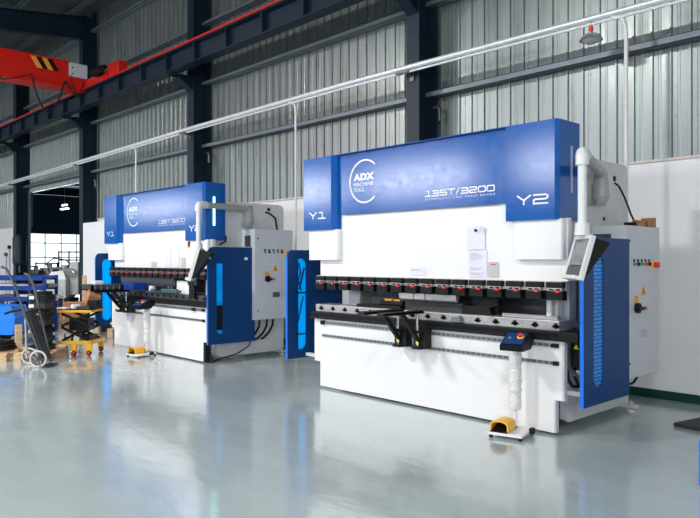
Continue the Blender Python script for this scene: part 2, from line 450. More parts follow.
# rafters, purlins
for i, cx in enumerate(CX):
    b = MB()
    ys = [7.62, 4.0, -4.0, -15.8]
    top = [roof_z(y)-.17 for y in ys]; dep = [.62, .46, .5, .5]
    for k in range(3):
        y0, y1 = ys[k+1], ys[k]
        b.prism([(y1, top[k]), (y0, top[k+1]), (y0, top[k+1]-dep[k+1]), (y1, top[k]-dep[k])], 0, cx-.008, cx+.008)
        for tz in ((0, 0), (-dep[k], -dep[k+1])):
            b.prism([(y1, top[k]+tz[0]), (y0, top[k+1]+tz[1]), (y0, top[k+1]+tz[1]-.018), (y1, top[k]+tz[0]-.018)], 0, cx-.11, cx+.11)
    tag(b.build('roof_rafter', 'colnavy'), ('dark steel rafter over the nearer column', 'dark steel rafter on the column behind the far press brake', 'dark steel rafter seen above the red crane', 'dark steel rafter over the column left of the doorway')[i], 'rafter', 'roof rafters')
k = 0
for y in (7.3, 5.9, 4.5, 3.0, 1.4, -.3):
    z = roof_z(y)-.02
    b = MB(); b.box(XL, XR, y-.035, y-.025, z-.15, z); b.box(XL, XR, y-.035, y+.035, z-.15, z-.14); b.box(XL, XR, y-.035, y+.035, z-.012, z)
    tag(b.build('roof_purlin', 'girt'), 'dark roof purlin running along the hall, %s from the back wall' % ('first', 'second', 'third', 'fourth', 'fifth', 'sixth')[k], 'purlin', 'roof purlins'); k += 1

# crane runway and rail
t = thing('crane_runway_beam', 'dark steel crane runway beam on column brackets with red rail', 'beam', (0, 7.15, 0))
b = MB(); b.box(XL, XR, -.12, .12, 5.54, 5.56); b.box(XL, XR, -.006, .006, 5.56, 5.93); b.box(XL, XR, -.14, .14, 5.92, 5.95)
b.build('beam', 'colnavy', t)
x = -30.0
while x < -2:
    MB().box(x-.02, x+.02, -.115, .115, 5.56, 5.93).build('stiffener_plate', 'colnavy', t); x += 1.13
b = MB(); b.box(XL, XR, -.15, -.12, 5.95, 5.985); b.box(XL, XR, -.03, .03, 5.95, 5.99); b.build('crane_rail', 'cranered', t)

# ------------------------------------------------------------------ red overhead crane
cr = thing('overhead_crane', 'red overhead travelling crane with hazard stripes', 'crane', (-17.3, 7.15, 5.8))
b = MB(); b.box(-.42, 0, -20, -.55, .17, .77); b.box(-.46, .04, -20, -.5, .77, .80); b.box(-.48, .06, -20, -.5, .12, .17)
b.prism([(-.55, .79), (-.06, .48), (-.06, .1), (-.2, .09), (-.55, .12)], 0, -.42, 0)
b.box(-.001, .012, -20, -.55, .42, .44)
b.build('bridge_girder', 'cranered', cr)
for a in (-1.42, -1.16):
    b = MB(); b.prism([(a, .765), (a+.13, .765), (a+.29, .50), (a+.16, .50)], 0, .002, .010); b.build('yellow_stripe', 'orange', cr)
for a in (-1.29, -1.03):
    b = MB(); b.prism([(a, .765), (a+.13, .765), (a+.29, .50), (a+.16, .50)], 0, .002, .010); b.build('black_stripe', 'black', cr)
b = MB(); b.box(-1.1, -.3, -.10, .10, .12, .36, .01); b.box(-.3, 1.3, -.08, .08, .22, .40, .01); b.box(1.45, 2.0, -.12, .12, .20, .50, .02)
b.cyl((1.75, -.09, .30), (1.75, .09, .30), .11); b.cyl((-.9, -.09, .30), (-.9, .09, .30), .10)
b.build('end_carriage', 'cranered', cr)
b = MB(); b.cyl((.72, -.20, .42), (1.30, -.20, .42), .085, seg=20); b.cyl((1.30, -.20, .42), (1.46, -.20, .42), .06); b.box(.8, 1.1, -.18, -.06, .32, .4)
b.build('travel_motor', 'black', cr, smooth=True)
eb = MB().box(.02, .10, -.50, -.06, .42, .76, .006).build('control_box', 'lightgrey', cr)
MB().box(.10, .106, -.46, -.42, .62, .66).build('box_lock', 'black', eb)
MB().box(.10, .106, -.46, -.42, .47, .50).build('box_lock', 'black', eb)
for x in (1.5, 1.62): MB().cyl((x, 0, .50), (x, 0, .62), .012).build('buffer_rod', 'chrome', cr)
b = MB()
P = [(.06, -2.6, .05), (.06, -2.2, -.3), (.06, -1.9, -.35), (.06, -1.65, .07)]
def sag(a, c, dip, n=12):
    a = Vector(a); c = Vector(c)
    return [a.lerp(c, i/n)-Vector((0, 0, dip*4*(i/n)*(1-i/n))) for i in range(n+1)]
b.tube(sag((.06, -3.0, .05), (.06, -2.1, .12)  , .42), .020, 6)
b.tube(sag((.06, -2.1, .05), (.06, -1.42, .30), .02), .014, 6)
b.tube(sag((.06, -1.42, .30), (.06, -.62, .28), .85), .021, 6)
b.tube(sag((.06, -.62, .28), (.06, -.1, -.12), .10), .020, 6)
b.tube(sag((.10, -.5, .45), (.10, -.15, .35), .42), .014, 6)
b.build('festoon_cable', 'rubber', cr, smooth=True)

# ------------------------------------------------------------------ service pipes on the wall
pp = [(XL, 7.47, 4.19), (-25.7, 7.47, 4.20), (-19, 7.47, 4.30), (-13.3, 7.47, 4.39), (-8.0, 7.47, 4.43), (-4.7, 7.47, 4.41), (XR, 7.47, 4.33)]
t = thing('service_pipe', 'long silver service pipe running across the whole back wall', 'pipe', (0, 0, 0))
MB().tube(pp, .037, 12).build('main_pipe', 'pipe', t, smooth=True)
MB().tube([(x, y+.01, z-.062) for x, y, z in pp], .018, 8).build('thin_conduit', 'pipe', t, smooth=True)
for i, cx in enumerate(CX):
    z = (4.42, 4.39, 4.30, 4.21)[i]
    b = MB(); b.box(cx-.02, cx+.02, 7.45, 7.60, z-.10, z-.06); b.box(cx-.20, cx+.05, 7.44, 7.50, z-.075, z-.05); b.box(cx-.04, cx+.04, 7.58, 7.60, z-.18, z-.02)
    b.build('pipe_bracket', 'darksteel', t)
for x, zt, zb, lab in ((-3.40, 4.38, .1, 'white vertical drop pipe beside the nearer electrical cabinet'),
                       (-9.28, 4.40, .1, 'white vertical drop pipe between the two press brakes'),
                       (-15.35, 4.35, .1, 'pale vertical drop pipe left behind the far press brake')):
    t = thing('drop_pipe', lab, 'pipe', (x, 7.5, 0))
    b = MB(); b.tube([(-.16, -.03, zt-.02), (-.10, 0, zt-.03), (-.04, 0, zt-.07), (-.01, 0, zt-.14), (0, 0, zt-.22), (0, 0, zt-.8), (0, 0, zb+1.0), (0, 0, .0)],   .023 if x > -5 else .020, 12)
    b.build('pipe_run', 'whitepipe', t, smooth=True)
t = thing('hanging_lamp', 'silver dish lamp with red socket hanging from the pipe', 'lamp', (-3.80, 7.47, 4.18)); t.scale = (.88, .88, .88)
b = MB(); b.lathe([(.015, .07), (.035, .065), (.075, .05), (.115, .02), (.145, -.02), (.15, -.035), (.138, -.035), (.12, -.01), (.07, .03), (.01, .05)], (0, 0, 0))
b.build('lamp_shade', 'silverlamp', t, smooth=True)
b = MB(); b.lathe([(.001, -.085), (.06, -.075), (.105, -.05), (.132, -.025), (.12, 0)], (0, 0, 0)); b.build('lamp_glass', 'lampglass', t, smooth=True)
b = MB(); b.cyl((0, 0, .068), (0, 0, .16), .02); b.cyl((0, 0, .10), (0, 0, .14), .027); b.build('lamp_socket', 'redp', t)
MB().cyl((0, 0, .15), (0, 0, .27), .008).build('hanging_rod', 'darksteel', t)

# ------------------------------------------------------------------ press brake
def press_brake(ox, near):
    off = ox+6.45
    t = thing('press_brake', 'nearer large white and blue press brake with grey side cabinet, at right' if near else
              'far white and blue press brake with lit green strip, at left', 'press brake', (ox, 5.61, 0), group='press brakes')
    # heights: ram bottom, hood bottom, middle hood bottom, hood top; shifts of hood and bed
    RB, HB, HM, HT = (1.405, 1.975, 2.155, 2.888) if near else (1.465, 1.912, 2.10, 2.812)
    hs = 0 if near else -.035; bl = 0 if near else .09
    # bed
    MB().prism([(bl,.025),(3.24,.025),(3.24,.325),(3.32,.325),(3.32,.87),(-.11+bl,.87),(-.11+bl,.33),(bl,.33)], 1, 0, .05).build('bed_plate', 'white', t)
    if not near: MB().box(3.235, 3.30, .002, .06, .025, .325).build('corner_guard', 'black', t)
    else: MB().box(3.24, 3.255, .002, .055, .025, .325).build('corner_guard', 'lightgrey', t)
    MB().box(3.32, 3.34, .003, .055, .325, .86).build('corner_post', 'lightgrey', t)
    # C shaped side frames
    prof = [(.26,.10),(.34,.06),(1.50,.06),(1.60,.10)] + [(1.60, HT-.39), (1.597, HT-.35), (1.58, HT-.31), (1.55, HT-.285), (1.50, HT-.275)] + [(.16, HT-.275), (.16, 1.52), (.42, 1.50)]
    prof += [(.52+.10*math.sin(a), 1.40+.10*math.cos(a)) for a in (0, .4, .8, 1.2)] + [(.62, 1.30), (.62, 1.12), (.60, 1.02), (.54, .97), (.45, .95), (.06, .95), (.06, .33), (.26, .33)]
    for x0, x1 in ((.05, .10), (3.15, 3.20)):
        MB().prism(prof, 0, x0, x1).build('side_frame', 'frame', t)
    MB().box(.10, 3.15, 1.30, 1.34, .2, 2.3).build('rear_cover', 'frame', t)
    MB().box(.10, 3.15, .35, 1.30, .35, .42).build('cross_beam', 'frame', t)
    MB().box(.45, 3.12, .48, .56, .90, 1.42).build('back_gauge', 'darksteel', t, label='dark back gauge beam')
    for y, x in ((.34, 3.14), (.46, 3.13)):
        pass
    b = MB(); b.cyl((3.10, .16, .95), (3.10, .16, 1.55), .028); b.cyl((3.10, .30, .95), (3.10, .30, 1.55), .022); b.build('guide_rod', 'armlight', t, smooth=True)
    MB().box(3.0, 3.20, .35, .48, .93, 1.52).build('guide_block', 'lightgrey', t)
    MB().box(.10, .30, .40, .44, 1.04, 1.34).build('gauge_finger', 'lightgrey', t)
    # ram
    MB().prism([(-.11,RB),(3.325,RB),(3.325,HB+.01),(2.9,HB+.01),(2.9,HB+.25),(.1,HB+.25),(.1,HB+.01),(-.11,HB+.01)], 1, .10, .16).build('ram', 'white', t)
    MB().box(.10, 3.15, .16, .40, 1.6, 2.2).build('ram_core', 'frame', t)
    b = MB(); b.prism([(-.25,.03),(.26,.03),(.285,.045),(.295,.07),(.295,.10),(-.25,.10)], 2, 1.60, HB+.005); b.build('ram_cover', 'white', t)
    b = MB(); b.prism([(2.80,.03),(3.29,.03),(3.305,.045),(3.305,.16),(2.80,.16)], 2, 1.605, HB+.005); b.build('ram_cover', 'white', t)
    # hood
    MB().prism([(u+hs,v) for u,v in [(-.325,0),(.20,0),(.265,.045),(.29,.11),(.29,.39),(-.325,.39)]], 2, HB, HT).build('cylinder_hood', 'blue', t)
    MB().prism([(u+hs,v) for u,v in [(2.724,0),(3.245,0),(3.28,.035),(3.28,.395),(2.724,.395)]], 2, HB-.003, HT).build('cylinder_hood', 'blue', t)
    mid = MB().box(.27+hs, 2.73+hs, .08, .39, HM, HT-.003).build('middle_hood', 'blue', t)
    MB().box(.40, 2.60, .074, .09, HM-.007, HM+.001).build('hood_lip', 'darksteel', mid)
    MB().box(-.305+hs, 3.26+hs, .02, .38, HT-.001, HT+.006).build('hood_lid', 'blue', t)
    # lettering
    dz_ = HB-1.975
    b = MB(); strokes(b, 'Y', -.207+hs, 2.123+dz_, .135, .075, 0, .014, -.002, .001); strokes(b, '1', -.045+hs, 2.123+dz_, .135, .073, 0, .014, -.002, .001)
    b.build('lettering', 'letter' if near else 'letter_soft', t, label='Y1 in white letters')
    b = MB(); strokes(b, 'Y', 2.857+hs, 2.125+dz_, .135, .08, 0, .014, -.002, .001); strokes(b, '2', 3.03+hs, 2.125+dz_, .145, .08, 0, .014, -.002, .001)
    b.build('lettering', 'letter', t, label='Y2 in white letters')
    b = MB(); strokes(b, '135T/3200', 1.645, 2.29+dz_, .083, .054, .0235, .0115, .077, .081)
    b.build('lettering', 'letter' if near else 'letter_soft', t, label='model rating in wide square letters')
    lo = font_text('HYDRAULIC CNC PRESS BRAKE', .028, (1.65, .079, 2.247+dz_), 'letter_soft', t, width=.90, spacing=1.3)
    em = 'letter' if near else 'letter_reflect'
    rad = .252; cx, cz = .712, 2.537+dz_
    pts = [(cx+rad*math.cos(a), .077, cz+rad*math.sin(a)) for a in [R(48)+R(264)*i/40 for i in range(41)]]
    b = MB()
    for p, q in zip(pts, pts[1:]):
        p = Vector((p[0], p[2])); q = Vector((q[0], q[2])); cc = Vector((cx, cz))
        n0 = (p-cc).normalized()*.009; n1 = (q-cc).normalized()*.009
        b.prism([tuple(p-n0), tuple(q-n1), tuple(q+n1), tuple(p+n0)], 1, .076, .081)
    b.build('emblem_ring', em, t)
    a_ = font_text('ADX', .105, (.522, .079, 2.556+dz_), em, t, width=.345, bold=.0055, spacing=1.12); a_['label'] = 'bold maker letters'
    font_text('MACHINE', .066, (.522, .079, 2.482+dz_), em, t, width=.33)
    font_text('TOOL', .066, (.522, .079, 2.418+dz_), em, t, width=.185)
    # light strip on the hood end
    b = MB(); b.box(3.279+hs, 3.292+hs, .225 if near else .175, .245 if near else .195, 2.225 if near else 2.14, 2.66 if near else 2.59); b.build('light_strip', 'ledoff' if near else 'ledon', t, label='grey unlit light strip' if near else 'glowing green white light strip')
    # clamp row
    MB().box(-.09, 3.30, .02 if near else .04, .12, RB-.085, RB+.001).build('clamp_bar', 'cream' if near else 'darksteel', t)
    MB().box(-.09, 3.29, .035, .12, RB-.16, RB-.085).build('clamp_backing', 'black', t)
    u = MB(); u.box(-.086, .086, -.034, .02, .112, .164, .005); upm = None
    first = None
    for k in range(16):
        x = .020+.2160*k
        if first is None:
            c = MB().box(-.082, .082, -.035, .05, 0, .078, .006).build('tool_clamp', 'black', t)
            u.build('clamp_head', 'black', c)
            p = MB(); p.box(-.070, .070, -.028, .03, .080, .108, .003); p.build('clamp_plate', 'steel', c)
            
            for u0 in (-.052, .016): MB().box(u0, u0+.038, -.034, -.028, .088, .103).build('plate_slot', 'black', c)
            MB().box(.014, .060, -.050, -.03, .068, .086, .003).build('red_lever', 'redp', c)
            for hx in (-.045, 0, .045): MB().cyl((hx, -.038, .035), (hx, -.030, .035), .011, seg=10).build('socket_screw', 'black', c)
            first = c; c.location = (x, 0, RB-.169)
        else:
            c = first.copy(); C.objects.link(c); c.parent = t; c.location = (x, 0, RB-.169)
            for ch in list(first.children):
                d = ch.copy(); C.objects.link(d); d.parent = c
    # silver punch segments under the middle clamps
    if near:
        for x0, x1 in ((1.33, 1.54), (1.55, 1.70), (1.71, 2.12)):
            MB().prism([(.0, 1.236), (.055, 1.236), (.05, 1.175), (.03, 1.160), (.008, 1.175)], 0, x0, x1).build('punch_segment', 'steel', t)
    else:
        MB().prism([(.0, 1.296), (.055, 1.296), (.05, 1.20), (.03, 1.15), (.008, 1.20)], 0, .35, 2.3).build('punch_segment', 'darksteel', t)
    # table
    MB().box(-.09+bl, 3.29, .0, .26, .955, 1.045, .004).build('die_holder', 'steel' if near else 'darksteel', t)
    b = MB(); b.box(-.14+bl, 3.30, -.045, .06, .925, .953, .004); b.box(-.14+bl, 3.30, -.03, .06, .895, .925); b.box(-.14+bl, 3.30, -.055, .06, .868, .895, .004)
    b.build('slotted_rail', 'black', t)
    MB().box(3.30, 3.50 if near else 3.44, -.055, .20, .868, .955, .006).build('rail_end_cap', 'black', t)
    for k in range(16):
        x = .02+bl+(.2160-bl/15)*k
        b = MB(); b.cyl((x, -.004, 1.0), (x, .01, 1.0), .026, seg=14); b.box(x-.038, x+.038, -.004, .01, .985, 1.003); b.build('bolt', 'black', t)
    # graduated rails on the bed
    for z in (.822, .662):
        MB().box(.05+bl, 3.28, -.02, .001, z-.014, z+.014).build('guide_rail', 'rail', t)
        MB().box(3.24 if z < .7 else 3.22, 3.29, -.028, .001, z-.018, z+.018).build('rail_stop', 'black', t)
    b = MB(); b.cyl((.075+bl, -.045, .822), (.075+bl, 0, .822), .028); b.build('knob', 'black', t)
    b = MB(); b.box(2.95, 3.02, -.045, .001, .80, .844); b.build('rail_clamp', 'black', t)
    # valve box and hose seen beside the bed
    vb = MB().box(3.33, 3.43, .13, .34, .62, .945, .006).build('valve_box', 'satin', t)
    b = MB(); b.prism([(3.362, .79), (3.415, .79), (3.3885, .835)], 1, .126, .1298); b.build('warning_sign', 'warn', vb, label='yellow warning triangle')
    MB().cyl((3.36, .16, .60), (3.36, .12, .585), .022).build('hose_fitting', 'chrome', vb); MB().cyl((3.41, .16, .60), (3.41, .12, .585), .022).build('hose_fitting', 'chrome', vb)
    b = MB(); b.tube([(3.30, .12, .60), (3.31, .13, .50), (3.33, .17, .44), (3.35, .24, .43), (3.36, .28, .48), (3.36, .29, .6)], .016); b.build('hose', 'rubber', t, smooth=True)
    b = MB(); b.tube([(3.31, .24, .52), (3.33, .26, .45), (3.30, .40, .40), (3.22, .55, .38)], .010); b.build('hose', 'rubber', t, smooth=True)
    MB().box(3.20, 3.53 if near else 3.45, .14, .19, .36, .40).build('door_bracket', 'white', t)
    MB().box(3.20, 3.46, .50, .55, .345, .385).build('door_bracket', 'white', t)
    MB().box(3.20, 3.50, .60, .65, 1.60, 1.64).build('door_bracket', 'white', t)
    # blue side doors with long slot windows
    for k, (x0, x1) in enumerate(((-.48, -.455), (3.535, 3.56)) if near else ((-.40, -.375), (3.455, 3.48))):
        y0, y1 = (-.165, .80) if k == 0 else (-.065, .835 if near else .80)
        z0, z1 = (.32, 1.73) if k == 0 else (.305, 1.80)
        sy0, sy1 = (y0+.13, y0+.31) if k == 0 else ((.12, .30) if near else (.085, .255))
        sz0, sz1 = (.43, 1.62) if k == 0 else (.46, 1.645)
        rc = (0,0,0,1) if (k == 0 or not near) else (0,0,0,0)
        slot = rr(sy0, sy1, sz0, sz1, (sy1-sy0)/2-.001, 8)
        d = MB().prism(rr(y0, y1, z0, z1, .09, 6, rc) if rc[3] else [(y0,z0),(y1,z0),(y1,z1),(y0,z1)], 0, x0, x1, holes=[slot]).build('side_door', 'doorblue', t)
        b = MB(); b.box(x0-.008, x1+.001, y0-.004, y0+.002, z0, z1-(.09 if rc[3] else 0)); b.build('door_edge', 'edgeblue', d, label='bright blue front edge')
        xm = (x0+x1)/2
        MB().prism(rr(sy0-.01, sy1+.01, sz0-.01, sz1+.01, (sy1-sy0)/2, 8), 0, xm-.004, xm+.004).build('slot_window', 'perforated' if (k == 1 and near) else 'acrylic', d, label='perforated bright blue slot window' if (k == 1 and near) else 'translucent blue slot window')
        if k == 1 and not near:
            MB().box(xm+.005, xm+.012, sy0, sy0+.11, sz0+.06, sz0+.44).build('dark_shield', 'black', d)
            MB().box(xm+.005, xm+.012, sy0+.11, sy1, sz0, sz1).build('inner_flange', 'doorblue', d)
            MB().box(xm+.005, xm+.012, sy0, sy0+.11, sz1-.10, sz1).build('inner_flange', 'doorblue', d)
        elif k == 0 and near:
            MB().tube([(xm+.010, sy0+.06, sz1-.06), (xm+.010, sy0+.09, 1.43), (xm+.010, sy0+.05, 1.33), (xm+.010, sy0+.10, 1.20)], .011, 8).build('cable', 'doorblue', d, smooth=True)
            MB().tube([(xm+.010, sy0+.15, 1.50), (xm+.010, sy0+.07, 1.22)], .014, 8).build('cable', 'doorblue', d, smooth=True)
            MB().tube([(xm+.010, sy0+.13, 1.12), (xm+.010, sy0+.05, .80)], .010, 8).build('cable', 'doorblue', d, smooth=True)
            for z in (1.16, .62): MB().box(xm+.005, xm+.012, sy0, sy1, z, z+.022).build('cross_bar', 'doorblue', d)
            MB().box(xm+.005, xm+.012, sy0, sy0+.05, sz0, sz1-.02).build('inner_flange', 'doorblue', d)
    MB().box(-.43, .05, .12, .17, .345, .385).build('door_bracket', 'white', t)
    MB().box(-.43, .05, .60, .65, 1.60, 1.64).build('door_bracket', 'white', t)
    # feet
    for x in (.02, 3.12):
        for y in (1.50,):
            b = MB(); b.box(x-.03, x+(.23 if y > 1 else .19), y-.05, y+.05, .045, .068); b.cyl((x+.16, y, .0), (x+.16, y, .11), .012); b.cyl((x+.16, y, .0), (x+.16, y, .022), .045); b.cyl((x+.16, y, .072), (x+.16, y, .095), .026, seg=6)
            b.build('levelling_foot', 'cream', t)
    # electrical cabinet
    y0, y1, z0, z1 = (.79, 1.565, .45, 1.935) if near else (.745, 1.52, .64, 2.095)
    cxr = 3.55 if near else 3.55
    cab = MB().box(3.20, cxr, y0, y1, z0, z1, .006).build('electrical_cabinet', 'lightgrey', t)
    bz = 1.56 if near else 1.725; by = .96 if near else .945
    g = MB()
    g.box(3.22, 3.40, y0-.004, y0, z1-.20, z1-.08) if near else g.box(3.28, 3.44, y0-.004, y0, z1-.28, z1-.10)
    g.build('vent_grille', 'darksteel', cab)
    cm = ['btn_green', 'satin', 'btn_green', 'redp', 'satin']
    for k in range(5):
        b = MB(); b.cyl((cxr, by+.086*k, bz), (cxr+.02, by+.086*k, bz), .018, seg=14); b.build('push_button', cm[k], cab, smooth=True)
        MB().box(cxr, cxr+.004, by+.086*k-.018, by+.086*k+.018, bz+.022, bz+.048).build('button_tag', 'black', cab)
    b = MB(); b.cyl((cxr, by+.086*5+.035, bz-.01), (cxr+.006, by+.086*5+.035, bz-.01), .045, seg=20); b.build('button_collar', 'warn', cab)
    b = MB(); b.cyl((cxr+.006, by+.086*5+.035, bz-.01), (cxr+.05, by+.086*5+.035, bz-.01), .03, seg=20); b.build('emergency_stop', 'redp', cab)
    dz = bz-.26
    b = MB(); b.prism([(by+.15, dz-.05), (by+.27, dz-.05), (by+.21, dz+.06)] , 0, cxr+.0005, cxr+.003); b.build('warning_sign', 'orange', cab, label='orange warning triangle')
    b = MB(); b.prism([(by+.20, dz-.035), (by+.22, dz-.035), (by+.215, dz+.02), (by+.205, dz+.02)] , 0, cxr+.003, cxr+.004); b.build('sign_mark', 'black', cab)
    b = MB(); b.box(cxr+.0005, cxr+.003, by, by+.09, bz-.39, bz-.31); b.build('sticker', 'orange', cab)
    b = MB(); b.cyl((cxr, by+.05, bz-.43), (cxr+.035, by+.05, bz-.43), .05, seg=20); b.box(cxr+.03, cxr+.06, by, by+.16, bz-.45, bz-.42); b.build('rotary_switch', 'black', cab)
    MB().box(cxr+.03, cxr+.062, by+.10, by+.15, bz-.448, bz-.424).build('switch_tip', 'redp', cab)
    b = MB(); b.box(cxr+.0005, cxr+.003, by+.16, by+.30, bz-.73, bz-.65); b.build('nameplate', 'greypaper' if near else 'darksteel', cab)
    for zz in (z0+.15, z1-.15): MB().cyl((cxr, y0+.06, zz), (cxr+.008, y0+.06, zz), .012).build('door_lock', 'black', cab)
    # cables under the cabinet
    if near:
        b = MB(); b.tube(sag((3.45, .95, z0+.01), (3.45, 1.30, z0+.01), .10), .012)
        b.tube([(3.42, .90, z0), (3.42, .93, z0-.05), (3.42, 1.0, z0-.06), (3.36, 1.1, z0-.03), (3.3, 1.2, z0)], .01)
        b.build('cable', 'rubber', t, smooth=True)
    else:
        for yy in (.95, 1.10, 1.22):
            b = MB(); b.tube([(3.40, yy, z0), (3.39, yy, z0-.12), (3.34, yy-.04, z0-.24), (3.24, yy-.08, z0-.34), (3.16, yy-.1, z0-.36)], .018); b.build('cable', 'rubber', t, smooth=True)
        b = MB(); b.tube([(3.30, .90, z0), (3.26, .90, .4), (3.24, .86, .2), (3.26, .6, .09), (3.24, .3, .04), (3.3, .12, .02)], .010); b.build('cable', 'rubber', t, smooth=True)
    # swivelling arm with the control pendant
    if near: pv = Vector((3.30, .78, 2.45)); el = Vector((3.75, -.45, 2.47))
    else: pv = Vector((3.30, .80, 2.43)); el = Vector((3.53, -.26, 2.43))
    b = MB()
    b.box(3.20, 3.24, pv.y-.10, pv.y+.06, 2.14, 2.34, .01)
    b.cyl((pv.x, pv.y, 2.22), (pv.x, pv.y, 2.40), .085, .07, seg=24); b.cyl((pv.x, pv.y, 2.14), (pv.x, pv.y, 2.22), .05, .085, seg=24)
    piv = b.build('arm_pivot', 'armgrey', t, smooth=True)
    b = MB(); b.cyl((pv.x, pv.y, 2.38), (pv.x, pv.y, 2.45), .065, seg=20); b.tube([pv, pv.lerp(el, .5), el], .048, 14); b.cyl(pv-(el-pv).normalized()*.05, pv+(el-pv).normalized()*.08, .058)
    b.build('arm_tube', 'armgrey', t, smooth=True)
    b = MB()
    d = (pv-el).normalized()
    b.tube([el+d*.16, el+d*.07, el+d*.02+Vector((0, 0, -.004)), el-Vector((0, 0, .03)), el-Vector((0, 0, .10))], .054, 16)
    b.tube([el-Vector((0, 0, .09)), el-Vector((0, 0, .60))], .036, 16)
    b.cyl(el-Vector((0, 0, .67)), el-Vector((0, 0, .57)), .064, .056, seg=20)
    b.build('drop_tube', 'armlight', t, smooth=True)
    # pendant: front normal turned towards the operator
    ax = MB(); W, H, D = .40, .34, .10
    pm = Matrix.Translation(el-Vector((0, 0, .835 if near else .87))) @ Matrix.Rotation(R(-131+90), 4, 'Z') @ Matrix.Rotation(R(-16), 4, 'X') @ Matrix.Diagonal((.78, .85, .72, 1) if near else (.9, 1.1, .98, 1))
    def tf(mb):
        for v in mb.bm.verts: v.co = pm @ v.co
        return mb
    body = tf(MB().prism([(-.03, .20), (.14, .20), (.15, .18), (.03, -.20), (-.01, -.24)], 0, -.20, .20)).build('control_pendant', 'black', t)
    tf(MB().box(-.225, -.195, -.05, .00, -.29, .22, .004).box(.195, .225, -.05, .00, -.29, .22, .004).box(-.2, .2, -.05, .0, .18, .22).box(-.2, .2, -.085, .0, -.29, -.25)).build('pendant_bezel', 'armlight', body)
    tf(MB().box(-.195, .195, -.035, -.03, -.12, .18)).build('touch_screen', 'screen', body)
    tf(MB().box(-.195, .195, -.040, -.03, -.25, -.13)).build('keypad', 'darksteel', body)
    tf(MB().box(.06, .12, .06, .16, .10, .14)).build('cable_gland', 'darksteel', body)
    # loose cables near the hood and cabinet top
    if near:
        b = MB(); b.tube([(3.23, 1.22, 2.40), (3.27, 1.24, 2.36), (3.30, 1.30, 2.25), (3.33, 1.38, 2.08), (3.36, 1.42, 1.98)], .010); b.build('cable', 'rubber', t, smooth=True)
    else:
        b = MB(); b.tube([(3.22, 1.2, 2.40), (3.28, 1.24, 2.38), (3.31, 1.34, 2.30), (3.31, 1.38, 2.10)], .016); b.build('cable', 'rubber', t, smooth=True)
        b = MB(); b.tube([(3.10, .40, 2.02), (3.22, .42, 1.98), (3.25, .40, 1.90), (3.22, .30, 1.84)], .014); b.build('cable', 'rubber', t, smooth=True)
    MB().cyl((3.2, 1.05, 2.02), (3.206, 1.05, 2.02), .02).build('bolt', 'black', t); MB().cyl((3.2, 1.28, 2.45), (3.206, 1.28, 2.45), .03).build('bolt', 'black', t)
    if not near:
        MB().box(2.90, 3.06, -.06, -.01, 1.0, 1.30, .01).build('safety_sensor', 'black', t)
        MB().box(2.84, 3.10, -.05, -.005, 1.20, 1.31, .01).build('sensor_bracket', 'char', t)
    # front sheet support arms
    first = None
    for x in ((1.46, 1.735) if near else (.62, .90)):
        ar = MB().box(-.05, .05, -.72, -.10, 1.035, 1.068, .006).build('support_arm', 'satin', t)
        MB().box(.035, .05, -.70, -.12, 1.045, 1.060).build('arm_edge', 'warn' if near else 'darksteel', ar)
        MB().prism([(-.42, 1.035), (-.36, 1.035), (-.07, .70), (-.13, .70)], 0, -.02, .02).build('diagonal_strut', 'satin', ar)
        b = MB(); b.cyl((0, -.15, .70), (0, -.15, 1.035), .017); b.build('support_post', 'chrome', ar, smooth=True)
        b = MB(); b.box(-.06, .06, -.21, -.02, .83, .86); b.box(-.08, .09, -.13, -.022, .66, .88, .012); b.box(-.05, .05, -.19, -.02, .66, .69); b.build('arm_carriage', 'satin', ar)
        b = MB(); b.cyl((0, -.15, .72), (0, -.15, .80), .019); b.build('yellow_tape', 'warn', ar)
        ar.location = (x, 0, 0)
    return t
press_brake(-6.45, True)
press_brake(-12.45, False)

